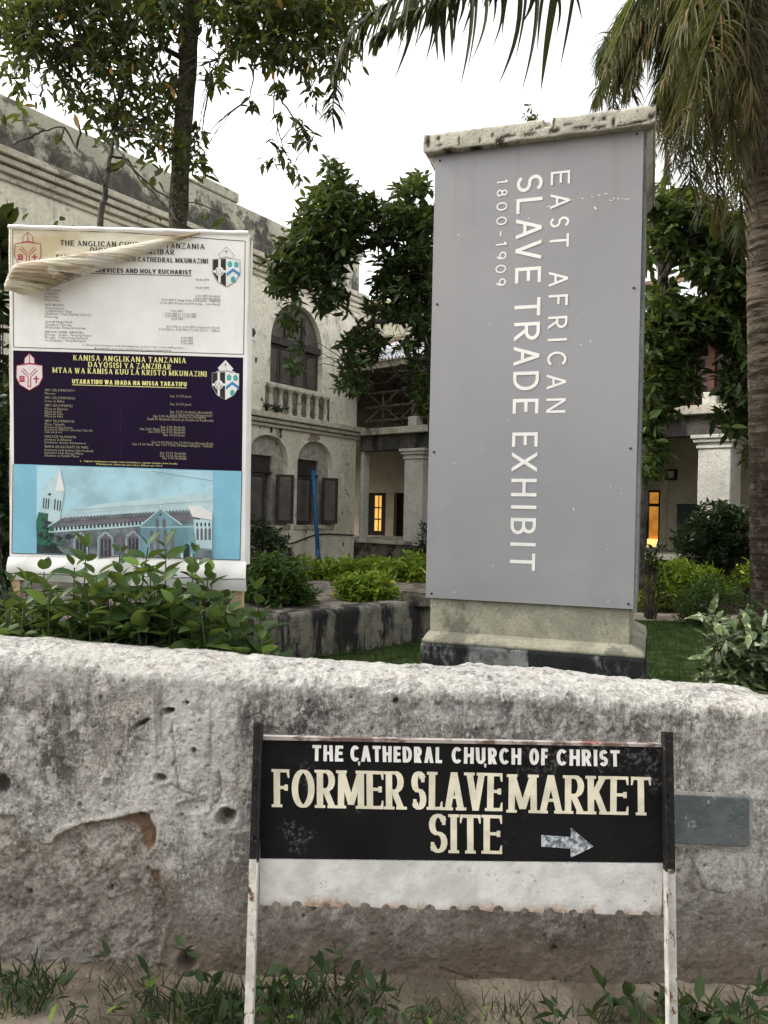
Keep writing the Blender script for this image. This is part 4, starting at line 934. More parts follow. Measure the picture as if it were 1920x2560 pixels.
for k in range(40): scr(rr_.uniform(1090,1570), rr_.uniform(420,1490), rr_.uniform(.6,1.5), rr_.uniform(.6,1.6))
mb.build('scratches', m_scr, pil, kind='stuff')
# scrawl on footing
mb = MB(); sq = random.Random(12)
for (xa,xb,yy) in ((1060,1106,1622),(1126,1160,1626)):
    pts = []; x_ = xa
    while x_ < xb: pts.append((x_+sq.uniform(-3,3), yy+sq.uniform(-8,8))); x_ += sq.uniform(2.5,5)
    mb.tube([FP.p(*FP.m(x,y,.102), .1015) for x,y in pts], .003, 4)
mb.build('scrawl', m_screw, pil)

# ------------------------------------------------------------------ left wing of the house
C0 = P(886, 1300, 21.0)
FL = Frame((C0.x, C0.y), (1340, 1991)); 
m_fac = plaster('facade_limewash', (.82,.78,.65), (.68,.64,.52), (.13,.12,.095), .7, .7, .01, 2, fine=14, blo=.57, streak=.4)
m_par = plaster('parapet_mould', (.44,.425,.35), (.30,.29,.25), (.05,.05,.045), .92, .75, .02, 7, fine=12, blo=.47, streak=.8)
t = MT('parapet_black_mould'); c = t.mix(t.ramp(t.noise(1.1,8,.65),.35,.65), (.58,.56,.45), (.44,.42,.34))
zz = t.math('ADD', t.z(), t.math('MULTIPLY', t.math('SUBTRACT', t.noise(1.3,9,.72,vec=t.scale((1,1,.8)),off=3), .5), -2.4))
c = t.mix(t.ramp(zz, 7.95, 7.55, 0, .93), c, t.mix(t.ramp(t.noise(5,6,.7),.4,.6),(.05,.05,.045),(.11,.105,.09)))
c = t.mix(t.ramp(t.noise(2.6,9,.75,off=8),.56,.64,0,.8), c, (.09,.085,.075)); t.bump(t.noise(9,8,.7),.03); m_par = t.fin(c,.95,.1)
m_mould = plaster('moulding_limewash', (.62,.58,.47), (.48,.44,.35), (.10,.09,.07), .8, 1.1, .01, 6, fine=14, blo=.57, streak=1.5)
m_shut = simple('shutter_brown', (.045,.038,.033), .75, .12, 4); m_slat = simple('slat_brown', (.15,.135,.12), .75, .12, 4)
m_inner = simple('dark_room', (.02,.018,.015), .95); m_balc_shade = simple('balcony_shade_plaster', (.16,.15,.125), .9, .3, 3); m_cavity = simple('cavity_plaster', (.40,.385,.33), .9, .15)
wing = thing('left_wing_house', C0.xy.to_3d(), 'two storey cream plastered wing with arched shuttered windows and mouldy parapet, behind the banner', 'building')
def zat(px, py, F=FL, d=0): return F.m(px, py, d)[1]
z_str = zat(755, 1060); z_cor = zat(212, 480); z_ptop = zat(212, 330); z_ptop2 = zat(640, 530)
s_drop = FL.m(455, 450)[0]
def arch(s0, s1, zb_, zs, za_, n=8):
    """pointed round arch loop"""
    cx = (s0+s1)/2; pts = [(s0,zb_),(s1,zb_),(s1,zs)]
    for i in range(1,n): 
        an = i/n*math.pi/2; pts.append((cx+(s1-cx)*math.cos(an)**.9, zs+(za_-zs)*math.sin(an)**1.05))
    pts.append((cx,za_))
    for i in range(n-1,0,-1):
        an = i/n*math.pi/2; pts.append((cx-(cx-s0)*math.cos(an)**.9, zs+(za_-zs)*math.sin(an)**1.05))
    pts.append((s0,zs)); return pts
def wall_layer(mb, F, outer, holes, d, rev):
    """front face at offset d with holes, reveals rev deep; the layer also has its back and ends"""
    mb.poly([F.p(s_,z_,d) for s_,z_ in outer], [[F.p(s_,z_,d) for s_,z_ in h] for h in holes])
    for h in list(holes)+[outer]:
        n = len(h); mb.add([F.p(s_,z_,d) for s_,z_ in h]+[F.p(s_,z_,d-rev) for s_,z_ in h], [(i,(i+1)%n,n+(i+1)%n,n+i) for i in range(n)])
uw0, _ = FL.m(676, 900); uw1, _ = FL.m(806, 900); uzb = zat(740, 968); uzs = zat(740, 868); uza = zat(746, 762)
lb0, _ = FL.m(743, 1200); lb1, _ = FL.m(830, 1200); lzb = zat(785, 1313); lzs = zat(785, 1160); lza = zat(788, 1103)
wpitch = lb0 - FL.m(618, 1200)[0]
lows = [(lb0-k*wpitch, lb1-k*wpitch) for k in range(0, 5)]
ups = [(uw0-k*wpitch*1.9, uw1-k*wpitch*1.9) for k in range(0, 1)]
mb = MB(); SL = -26
holes = [arch(a,b,lzb-.0,lzs,lza) for a,b in lows] + [arch(a,b,uzb,uzs,uza) for a,b in ups]
wall_layer(mb, FL, [(SL,-.1),(0,-.1),(0,z_cor),(SL,z_cor)], holes, 0, .16)
wall_o = mb.build('wall', m_fac, wing)
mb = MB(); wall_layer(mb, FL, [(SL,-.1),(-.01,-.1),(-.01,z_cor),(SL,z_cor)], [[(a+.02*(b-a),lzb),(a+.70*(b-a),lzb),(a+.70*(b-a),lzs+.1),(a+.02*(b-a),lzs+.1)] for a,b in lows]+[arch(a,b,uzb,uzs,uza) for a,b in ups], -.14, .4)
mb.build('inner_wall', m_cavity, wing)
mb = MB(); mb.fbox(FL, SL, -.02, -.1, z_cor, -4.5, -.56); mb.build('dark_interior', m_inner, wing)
mb = MB(); mb.fbox(FL, -.5, 0, -.1, z_cor, -6, -.17); mb.build('end_wall', m_fac, wing)
# parapet pieces
mb = MB(); mb.fbox(FL, SL, s_drop, z_cor+.02, z_ptop, -.35, .0); mb.build('parapet', m_par, wing, bevel=.04)
mb = MB(); mb.fbox(FL, s_drop+.002, 0, z_cor+.02, z_ptop2, -.35, .0); mb.build('parapet', m_par, wing, bevel=.04)
sa = FL.m(498,460)[0]; sb = FL.m(596,500)[0]
mb = MB(); mb.fbox(FL, sa, sb, z_ptop2+.002, z_ptop2+.22, -.4, .03); mb.build('parapet_block', m_par, wing, bevel=.03)
mb = MB(); mb.fbox(FL, s_drop+.01, sa-.01, z_ptop2+.002, z_ptop2+.06, -.4, .03); mb.build('coping', m_par, wing, bevel=.03)
mb = MB(); mb.fbox(FL, -1.1, .06, z_ptop2+.002, z_ptop2+.5, -1, .03); mb.build('corner_block', m_par, wing, bevel=.03)
# cornice runs
for (z_, h_, d_) in ((z_cor+.03,.12,.20),(z_cor-.09,.10,.14),(z_cor-.22,.10,.09),(z_cor-.34,.07,.05)):
    mb = MB(); mb.fbox(FL, SL, .0+d_, z_, z_+h_, .001, d_); mb.build('cornice_moulding', m_mould, wing, bevel=.02)
for (z_, h_, d_) in ((z_str+.0,.13,.20),(z_str-.10,.085,.13),(z_str-.19,.07,.07)):
    mb = MB(); mb.fbox(FL, SL, .0+d_*.8, z_, z_+h_, .001, d_); mb.build('string_course', m_mould, wing, bevel=.02)
# window dressing
def shutter(F, s0, s1, z0, z1, d0, ang=0, hinge=0, parent=None, nsl=26, mid=True):
    """louvred leaf; ang opens it about the hinge edge"""
    hx = s0 if hinge == 0 else s1
    U2 = F.U*math.cos(ang) + F.N*math.sin(ang)*(1 if hinge == 0 else -1)
    O2 = F.p(hx, 0, d0); 
    G2 = Frame.__new__(Frame); G2.O = Vector((O2.x,O2.y,0)); G2.U = U2; G2.N = (F.N*math.cos(ang) - F.U*math.sin(ang)*(1 if hinge == 0 else -1))
    a0, a1 = (0, s1-s0) if hinge == 0 else (s0-s1, 0)
    fr = .07; mb = MB()
    mb.fbox(G2,a0,a0+fr,z0,z1,0,.04); mb.fbox(G2,a1-fr,a1,z0,z1,0,.04); mb.fbox(G2,a0+fr,a1-fr,z0,z0+fr*1.3,0,.04); mb.fbox(G2,a0+fr,a1-fr,z1-fr,z1,0,.04)
    o = mb.build('shutter', m_shut, parent)
    mb = MB(); n = nsl
    for k in range(n):
        z_ = z0+fr*1.3+(z1-z0-fr*2.4)*(k+.5)/n; h_ = (z1-z0)/n*.42
        mb.add([G2.p(a0+fr,z_-h_,.034),G2.p(a1-fr,z_-h_,.034),G2.p(a1-fr,z_+h_,.008),G2.p(a0+fr,z_+h_,.008)],[(0,1,2,3)])
    mb.build('louvre_slats', m_slat, o, kind='stuff')
for a,b in ups:
    w_ = (b-a)/4; mb = MB(); mb.fbox(FL,a,b,uzs-.02,uzs+.14,-.22,-.05); fr_o = mb.build('window_transom', m_shut, wing)
    for k in range(4): shutter(FL,a+k*w_+.01,a+(k+1)*w_-.01,uzb,uzs-.03,-.18,parent=wing,nsl=22)
    # louvred fan above
    mb = MB(); n = 20; cx = (a+b)/2
    for k in range(n):
        f_ = (k+.5)/n; zz_ = uzs+.15+(uza-uzs-.15)*f_; hw = (b-a)/2*math.cos(math.asin(min(1,f_)**.95))**.9
        mb.add([FL.p(cx-hw,zz_-.04,-.12),FL.p(cx+hw,zz_-.04,-.12),FL.p(cx+hw,zz_+.03,-.16),FL.p(cx-hw,zz_+.03,-.16)],[(0,1,2,3)])
    mb.build('fan_louvre', m_slat, wing, kind='stuff')
    for q in (.33,.66):
        mb = MB(); mb.fbox(FL,a+(b-a)*q-.05,a+(b-a)*q+.05,uzs+.14,uzs+.14+(uza-uzs-.14)*.72,-.14,-.07); mb.build('mullion', m_shut, wing)
    mb = MB(); mb.fbox(FL,a-.12,b+.15,uzb-.10,uzb-.005,-.16,.06); mb.build('window_sill', m_mould, wing, bevel=.02)
    # little balustrade standing on the string course
    zb0 = z_str+.13; zt0 = uzb-.10
    mb = MB(); mb.fbox(FL,a-.15,b+.30,zb0,zt0,.001,.02); mb.build('balustrade_back', m_balc_shade, wing)  # shade in the gaps between balusters put into the panel's colour
    nb = 6; pit_ = (b-a+.1)/nb
    for k in range(nb+1):
        s_ = a-.02+k*pit_; pr = [(.075,0),(.085,.06),(.05,.12),(.072,.38),(.05,.62),(.055,.85),(.13,.95),(.14,1)]
        mb = MB(); H = zt0-zb0; mb.tube([FL.p(s_,zb0+H*q,.05) for _,q in pr],[r*.95 for r,_ in pr],10); mb.build('baluster', m_mould, wing, smooth=True)
for i,(a,b) in enumerate(lows):
    o1 = a+.70*(b-a); zt = lzs+.1
    mb = MB(); mb.fbox(FL,a+.03,o1,zt-.36,zt,-.30,-.2); mb.fbox(FL,a+.02,o1,zt-.40,zt-.36,-.3,-.12); mb.build('window_head', m_shut, wing)
    shutter(FL,a+.03,a+.03+(o1-a)*.72,lzb+.02,zt-.42,-.17,parent=wing,nsl=24)
    shutter(FL,o1,b+.05,lzb+.04,zt-.42,.0,ang=.35,hinge=0,parent=wing,nsl=24)
    mb = MB(); mb.fbox(FL,a+.03+(o1-a)*.76,o1-.03,lzb+.02,zt-.42,-.5,-.46); mb.build('curtain', simple('curtain_grey',(.12,.12,.13),.9,.3,12), wing)
    mb = MB(); mb.fbox(FL,a-.08,b+.1,lzb-.10,lzb-.002,-.1,.04); mb.build('window_sill', m_mould, wing, bevel=.01)
m_patch = plaster('bare_render_patch', (.38,.33,.25), (.28,.24,.19), (.10,.09,.07), .5, 2, .01, 14)
for pts in ([(768,1100),(775,1088),(782,1072),(784,1086),(798,1088),(801,1098),(790,1104),(784,1101),(775,1104)],):
    mb = MB(); q_ = [FL.m(x,y) for x,y in pts]; mb.poly([FL.p(a_,z_,.003) for a_,z_ in q_]); mb.build('bare_patch', m_patch, wing)
mb = MB(); rf_ = random.Random(6)
for (x,y,r_) in ((678,1074,5),(702,1090,4),(702,1074,7),(865,1090,8),(855,1283,3),(834,1310,3),(858,1360,4),(872,1266,2),(650,1068,3),(690,1110,3),(815,1120,2),(765,1330,3),(735,1390,3),(850,1180,2),(640,900,5),(632,830,8),(655,1000,4),(812,1000,3)):
    a_, z_ = FL.m(x,y); k_ = r_*.010; mb.add([FL.p(a_+k_*math.cos(t_)*rf_.uniform(.6,1.3), z_+k_*math.sin(t_)*rf_.uniform(.8,2), .004) for t_ in (0,1,2,3,4,5)], [(0,1,2,3,4,5)])
mb.build('chip_marks', simple('chip_dark', (.07,.06,.05), .95, .3, 10), wing, kind='stuff')
cab = thing('wall_cable', FL.p(FL.m(740,1350)[0],0,.05), 'black cable pinned along the foot of the cream wing, by the blue pipe', 'cable')
mb = MB(); mb.tube([FL.p(*FL.m(x,y), .02) for x,y in ((700,1352),(722,1359),(736,1356),(760,1346),(790,1336),(820,1335),(882,1338))], .018, 5); mb.build('cable_run', m_inner, cab)
bp = thing('blue_pipe', FL.p(FL.m(795,1385)[0],0,.5), 'bright blue plastic pipe leaning against the window of the cream wing', 'pipe')
mb = MB(); a = FL.p(*FL.m(782,1176,.12),.12); b = FL.p(*FL.m(796,1400,.55),.55); mb.tube([a,(a+b)/2+Vector((0,0,0)),b],.05,10); mb.build('pipe_length', simple('blue_plastic',(.02,.11,.26),.45,.1), bp, smooth=True)
mb = MB(); mb.tube([b+Vector((0,0,.0)), b+(a-b).normalized()*.25],.06,10); mb.build('pipe_socket', simple('blue_plastic_socket',(.02,.11,.26),.45,.1), bp, smooth=True)

# ------------------------------------------------------------------ veranda range across the back
FV = Frame((C0.x+.10, C0.y+.05), (2260, -1991))
ver = thing('veranda_house', FV.p(4,0,-1), 'two storey house range with open verandas on square columns across the back of the garden', 'building')
m_col = plaster('column_limewash', (.60,.585,.53), (.47,.46,.415), (.16,.15,.13), .5, 1.0, .01, 9, fine=20, blo=.62)
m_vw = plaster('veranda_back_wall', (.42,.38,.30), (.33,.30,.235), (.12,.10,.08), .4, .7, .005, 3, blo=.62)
m_slab = plaster('slab_edge', (.56,.53,.45), (.40,.375,.31), (.07,.06,.05), .8, 1.6, .02, 8, blo=.52)
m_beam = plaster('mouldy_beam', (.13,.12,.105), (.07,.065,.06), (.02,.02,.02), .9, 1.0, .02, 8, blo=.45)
m_stone = plaster('plinth_rubble', (.30,.26,.20), (.16,.14,.11), (.03,.03,.028), .9, 1.8, .05, 11, blo=.46, streak=1)
m_wood = simple('weathered_timber', (.10,.082,.065), .85, .3, 9, .005); m_redw = simple('red_painted_post', (.085,.034,.022), .7, .2)
zsl = FV.m(980,1069)[1]; zfl = FV.m(980,1352)[1]; VE = 17.0; VS = -7.0
mb = MB(); mb.fbox(FV, VS, VE, zsl-.17, zsl, -3.2, .14 if False else .0); mb.fbox(FV, .0, VE, zsl-.17, zsl, .001, .14); mb.build('floor_slab', m_slab, ver, bevel=.015)
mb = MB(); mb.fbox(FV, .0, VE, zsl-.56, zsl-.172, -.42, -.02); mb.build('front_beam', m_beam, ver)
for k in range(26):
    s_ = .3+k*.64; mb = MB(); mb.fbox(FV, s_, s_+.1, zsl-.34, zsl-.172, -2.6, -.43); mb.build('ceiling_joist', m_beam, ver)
mb = MB(); mb.fbox(FV, VS, VE, -.05, zfl-.09, -3.2, .0); mb.build('plinth', m_stone, ver, bevel=.03)
mb = MB(); mb.fbox(FV, VS, VE, zfl-.088, zfl, -3.2, -.001); mb.fbox(FV, .0, VE, zfl-.088, zfl, .0, .07); mb.build('veranda_floor', m_slab, ver, bevel=.01)
# back wall with openings
BW = -2.7
def bm(px, py): return FV.m(px, py, BW)
dz0 = zfl+.0
lw = (bm(900,1230)[0], bm(965,1230)[0], bm(930,1338)[1], bm(930,1232)[1])
lw2 = (bm(985,1235)[0], bm(1022,1235)[0], lw[2], lw[3])
rd = (bm(1590,1230)[0], bm(1651,1230)[0], zfl+.0, bm(1640,1225)[1])
rect = lambda a: [(a[0],a[2]),(a[1],a[2]),(a[1],a[3]),(a[0],a[3])]
zup = zsl+3.1
midw = [(s_, s_+1.0, lw[2], lw[3]) for s_ in np.arange(lw2[1]+1.2, rd[0]-1.2, 2.1)]
mb = MB(); outer_ = [(VS,zfl-.002),(VE,zfl-.002),(VE,zsl-.174),(VS,zsl-.174)]
h_ = [rect(lw), rect(lw2)] + [rect(q) for q in midw] + [[(rd[0],zfl+.02),(rd[1],zfl+.02),(rd[1],rd[3]),(rd[0],rd[3])]]
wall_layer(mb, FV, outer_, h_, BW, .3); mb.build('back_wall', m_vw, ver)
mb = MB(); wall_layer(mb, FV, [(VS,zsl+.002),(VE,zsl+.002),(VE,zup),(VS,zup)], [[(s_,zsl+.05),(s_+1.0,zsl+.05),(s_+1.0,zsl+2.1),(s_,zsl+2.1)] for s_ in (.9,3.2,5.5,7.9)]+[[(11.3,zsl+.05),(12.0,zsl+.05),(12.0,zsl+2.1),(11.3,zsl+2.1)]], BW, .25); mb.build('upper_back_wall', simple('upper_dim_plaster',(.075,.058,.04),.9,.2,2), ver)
mb = MB(); mb.fbox(FV, VS, VE, zfl-.05, zup, BW-3.2, BW-3.0); mb.fbox(FV, VS-.3, VS, zfl-.05, zup, BW-3.2, -.1); mb.build('far_inner_wall', m_inner, ver)
mb = MB(); mb.fbox(FV, VE, VE+.3, -.05, zup, -6, 0); mb.build('end_wall', m_fac, ver)
# the lit window and the dark one
m_lit = emis('lit_room_warm', (.95,.55,.14), .26, (.8,.36,.07)); m_lit2 = emis('lit_floor_warm', (1.0,.66,.22), .42)
m_litdk = emis('lit_room_back', (.85,.36,.06), .17, (.5,.2,.03))
g0, g1 = bm(933,1240)[0], bm(949,1240)[0]; gz0, gz1 = bm(941,1327)[1], bm(941,1239)[1]
mb = MB(); mb.fbox(FV, lw[0]-.02, lw[1]+.02, lw[2]-.02, lw[3]+.02, BW-.16, BW-.10); mb.build('window_leaf', m_inner, ver)
mb = MB(); mb.fbox(FV, g0, g1, gz0, gz1, BW-.098, BW-.09); mb.build('lit_pane', m_lit, ver)
for q in (.33,.66):
    mb = MB(); z_ = gz0+(gz1-gz0)*q; mb.fbox(FV, g0, g1, z_-.02, z_+.02, BW-.088, BW-.07); mb.build('glazing_bar', m_inner, ver)
mb = MB(); mb.fbox(FV, (g0*.4+g1*.6)-.01, (g0*.4+g1*.6)+.01, gz0, gz1, BW-.088, BW-.072); mb.build('glazing_bar', m_inner, ver)
for q in [lw2]+midw:
    mb = MB(); mb.fbox(FV, q[0]-.02, q[1]+.02, q[2]-.02, q[3]+.02, BW-.2, BW-.14); mb.build('window_leaf', m_inner, ver)
# lit doorway on the right
a0, a1, zb_, zt_ = rd
mb = MB(); mb.fbox(FV, a0-.3, a1+.3, zfl, zt_+.1, BW-1.6, BW-1.5); mb.build('lit_room_wall', m_litdk, ver)
zm = bm(1640,1352)[1]; mb = MB(); mb.fbox(FV, a0-.3, a1+.3, zfl+.0, zm, BW-1.49, BW-1.4); mb.build('lit_counter', m_lit2, ver)
zt2 = bm(1640,1266)[1]
mb = MB(); mb.fbox(FV, a0, a1, zt2, zt2+.07, BW-.2, BW-.1); mb.fbox(FV, a1-.07, a1-.002, zfl+.02, zt_, BW-.22, BW-.08); mb.fbox(FV, a0+.002, a0+.08, zfl+.02, zt_, BW-.22, BW-.08); mb.fbox(FV, a0, a1, zt_-.05, zt_-.003, BW-.2, BW-.1); mb.build('door_frame', m_inner, ver)
mb = MB(); x0_ = bm(1623,1300)[0]; mb.fbox(FV, x0_, x0_+.17, zm, zt2, BW-1.45, BW-1.38); mb.build('door_leaf', simple('brown_door',(.10,.04,.015),.6), ver)
mb = MB(); mb.fbox(FV, a1+.02, a1+.16, zfl+.02, zt_+.12, BW+.001, BW+.04); mb.fbox(FV, a0-.16, a0-.02, zfl+.02, zt_+.12, BW+.001, BW+.04); mb.fbox(FV, a0-.16, a1+.16, zt_+.122, zt_+.26, BW+.001, BW+.04); mb.build('door_surround', m_vw, ver)
# columns
def column(s0, s1, name='column'):
    w2 = s1-s0; mb = MB(); mb.fbox(FV, s0, s1, zfl+.002, zsl-.82, -w2, 0); o = mb.build('column', m_col, ver, bevel=.02)
    zc = zsl-.82
    for (z_, h_, e_) in ((zc+.002,.06,.03),(zc+.064,.05,.01),(zc+.116,.07,.07),(zc+.188,.07,.11)):
        mb = MB(); mb.fbox(FV, s0-e_, s1+e_, z_, z_+h_, -w2-e_, e_); mb.build('capital', m_col, o, bevel=.012)
cl0, cl1 = FV.m(1010,1200)[0], FV.m(1056,1200)[0]; cr0, cr1 = FV.m(1741,1200)[0], FV.m(1826,1200)[0]
column(cl0, cl1); column(cr0+.02, cr1)
sp_ = (cr0-cl0)/3
for k in (1,2): column(cl0+sp_*k, cl0+sp_*k+(cl1-cl0)*1.0)
column(cr0+sp_, cr0+sp_+(cr1-cr0))
mb = MB(); mb.fbox(FV, -.02, .08, zfl+.002, zsl-.57, -.3, -.08); mb.build('pilaster', m_col, ver)
# upper posts, rails, braces
for k,s_ in enumerate([cl0+.2+sp_*j for j in range(6)]):
    mb = MB(); mb.fbox(FV, s_-.14, s_+.14, zsl+.002, zsl+.26, -.30, -.02); mb.build('post_block', m_col, ver, bevel=.03)
    mb = MB(); mb.fbox(FV, s_-.065, s_+.065, zsl+.262, zup-.1, -.25, -.08); mb.build('veranda_post', m_redw if k > 1 else m_wood, ver)
rail = MB()
for z_ in (.22,.58,.95):
    mb = MB(); mb.tube([FV.p(.05,zsl+z_,-.16),FV.p(4,zsl+z_+.03,-.15),FV.p(8,zsl+z_-.01,-.16),FV.p(VE,zsl+z_,-.16)],.032,6); mb.build('rail', m_wood, ver)
for k in range(12):
    s_ = .1+k*1.15
    if k%3 == 2: continue
    mb = MB(); mb.tube([FV.p(s_,zsl+.2,-.12),FV.p(s_+1.1,zsl+.95,-.12)],.026,5); mb.build('brace', m_wood, ver)
    mb = MB(); mb.tube([FV.p(s_,zsl+.95,-.2),FV.p(s_+1.1,zsl+.2,-.2)],.026,5); mb.build('brace', m_wood, ver)
    mb = MB(); mb.tube([FV.p(s_+.55,zsl+.0,-.16),FV.p(s_+.55,zsl+1.0,-.16)],.03,5); mb.build('baluster', m_wood, ver)
# roof: fascia and corrugated sheet
m_tin = simple('white_corrugated_tin', (.62,.63,.66), .45, .12, 4); m_fasc = simple('fascia', (.34,.31,.24), .8, .25, 5)
ze = FV.m(990,897,.6)[1]
mb = MB(); mb.fbox(FV, .1, VE, ze-.16, ze, .50, .58); mb.build('fascia', m_fasc, ver)
mb = MB(); mb.fbox(FV, VS, VE, ze-.06, ze-.02, -3.0, -.02); mb.fbox(FV, .1, VE, ze-.06, ze-.02, -.019, .5); mb.build('eaves_boarding', m_wood, ver)
n = 300; vv = []
for i in range(n*2+1):
    s_ = .05+(VE-.05)*i/(n*2); h_ = .035*math.sin(i*math.pi/2*1.0)
    vv.append(tuple(FV.p(s_, ze+.02+h_, .68))); vv.append(tuple(FV.p(s_, ze+1.75+h_, -3.1)))
grid_obj('corrugated_roof', np.array(vv), n*2+1, 2, m_tin, ver, smooth=False)
# terracotta ridge glimpses
mb = MB(); mb.fbox(FV, .0, VE, ze+1.76, ze+1.9, -3.3, -3.0); mb.build('ridge_tiles', simple('ridge_brown',(.14,.09,.06),.8,.3,4), ver)
# ladder on the upper veranda
lad = thing('step_ladder', FV.p(FV.m(985,1000)[0], zsl, -.9), 'wooden step ladder standing on the upper veranda beside the cream wing', 'ladder')
la, lb = FV.m(972,990,-.9)[0], FV.m(1010,990,-.9)[0]; zt = FV.m(985,925,-.9)[1]
for s0_, s1_ in ((la, la+.12),(lb, lb-.12)):
    mb = MB(); mb.tube([FV.p(s0_,zsl+.01,-.9),FV.p(s1_,zt,-1.0)],.035,4); mb.build('stile', m_wood, lad)
    mb = MB(); mb.tube([FV.p(s0_,zsl+.01,-1.7),FV.p(s1_,zt,-1.05)],.025,4); mb.build('rear_leg', m_wood, lad)
for k in range(6):
    q = (k+.7)/6; mb = MB(); z_ = zsl+(zt-zsl)*q; mb.fbox(FV, la+.12*q, lb-.12*q, z_-.02, z_+.02, -.96-.1*q*0, -.86); mb.build('rung', m_wood, lad)
# fittings of the right veranda
s_, z_ = bm(1680,1187); wl = thing('wall_lamp', FV.p(s_,z_,BW+.05), 'small square dark framed lamp on the veranda wall above the lit doorway', 'lamp')
mb = MB(); mb.fbox(FV,s_-.13,s_+.13,z_-.12,z_+.12,BW+.001,BW+.07); mb.build('lamp_case', m_inner, wl)
mb = MB(); mb.fbox(FV,s_-.08,s_+.07,z_-.07,z_+.08,BW+.07,BW+.085); mb.build('lamp_glass', simple('frosted_glass',(.35,.35,.33),.3), wl)
s_, z_ = bm(1722,1300); nb_ = thing('notice_board', FV.p(s_,z_,BW+.05), 'dark green board fixed to the veranda wall behind the round bush', 'board')
mb = MB(); mb.fbox(FV,s_-.25,s_+.30,z_-.34,z_+.33,BW+.001,BW+.05); mb.build('board_panel', simple('green_board',(.02,.045,.04),.6), nb_)
mb = MB(); mb.fbox(FV,s_-.27,s_+.32,z_+.332,z_+.36,BW+.001,BW+.06); mb.build('board_rail', m_inner, nb_)
# things on the ledge
s_ = FV.m(1735,1000,-.5)[0]
rc = thing('red_tin', FV.p(s_,zsl,-.5), 'small red tin with a white top standing on the upper veranda edge', 'tin')
mb = MB(); mb.tube([FV.p(s_,zsl+.004,-.5),FV.p(s_,zsl+.18,-.5)],.08,10); mb.build('tin_body', simple('red_tin_paint',(.30,.02,.015),.4), rc)
mb = MB(); mb.tube([FV.p(s_,zsl+.182,-.5),FV.p(s_,zsl+.26,-.5)],.085,10); mb.build('tin_lid', m_pwhite, rc)
# far house with a green roof, glimpsed past the corner
gh = thing('far_green_roofed_house', Vector((-.4,46,0)), 'far pale house with a bright green roof glimpsed past the wing corner', 'building')
mb = MB(); a = P(886,800,46); b = P(1080,800,46); zt = P(900,795,46).z; mb.box(a.x-3,b.x,44,50,0,zt); mb.build('wall', simple('far_wall',(.62,.58,.46),.9), gh)
mb = MB(); mb.box(a.x-3.1,b.x+.1,43.9,50,zt+.3,zt+.5); mb.build('cornice', simple('far_trim',(.6,.55,.35),.9), gh)
zr = P(900,768,46).z; x1_ = P(912,800,46).x
mb = MB(); mb.add([(a.x-4,43.6,zt+.5),(x1_+.3,43.6,zt+.5),(x1_+.3,50,zt+.5),(a.x-4,50,zt+.5),(a.x-1.2,46,zr+1.0),(x1_-.8,46,zr+1.0)],[(0,1,5,4),(1,2,5),(2,3,4,5),(3,0,4)]); mb.build('green_roof', simple('green_tin',(.10,.42,.10),.5), gh)

# ------------------------------------------------------------------ low retaining wall and raised bed
m_ret = plaster('retaining_wall_mould', (.36,.335,.28), (.20,.19,.165), (.028,.028,.03), .93, 3.6, .02, 13, blo=.42, streak=.25)
A_ = P(560,1556,1.12*FPX/(1556-1271)); B_ = P(1065,1508,1.12*FPX/(1508-1282)); zrt = .5
FR = Frame((A_.x,A_.y),(B_.x-A_.x,B_.y-A_.y)); RL = (B_-A_).length
rw = thing('retaining_wall', FR.p(RL/2,0,0), 'low black-streaked garden retaining wall between the leafy shrub and the pillar', 'wall')
nu, nv = 160, 24; vv = []
for i in range(nu):
    s_ = -2.5+(RL+6)*i/(nu-1)
    for j in range(nv):
        if j < 16: z_ = -.05+(zrt+.05)*j/15; d_ = 0
        elif j < 23: z_ = zrt+.012; d_ = -.30*(j-15)/7
        else: z_ = 0; d_ = -.3
        n_ = float(fbm(np.array([s_*4.]),np.array([z_*4.+d_*4]),4,3)[0])-.5
        vv.append(tuple(FR.p(s_, z_+(.02*n_ if j > 14 else 0), d_+.04*n_ - (.02 if j == 15 else 0))))
grid_obj('plastered_face', np.array(vv), nu, nv, m_ret, rw)
mb = MB(); mb.add([FR.p(-6,.46,-.28),FR.p(RL+3.4,.46,-.28),FR.p(RL+3.4,.46,-6),FR.p(-6,.46,-6)],[(0,1,2,3)]); tag(mb.build('raised_bed', simple('bed_grit',(.21,.18,.15),.95,.3,5,.02,20)), kind='structure')
sb_ = thing('stone_block', P(1035,1512,9.9)-Vector((0,0,.12)), 'rough stone block lying on the bed edge beside the pillar', 'stone')
mb = MB(); c_ = P(1040,1502,9.9); mb.hexa([(c_.x-.2,c_.y-.2,.45),(c_.x+.35,c_.y-.2,.45),(c_.x+.35,c_.y+.25,.45),(c_.x-.2,c_.y+.25,.45),(c_.x-.17,c_.y-.17,.60),(c_.x+.33,c_.y-.17,.57),(c_.x+.33,c_.y+.2,.57),(c_.x-.17,c_.y+.2,.61)]); mb.build('block', m_stone, sb_, bevel=.02)

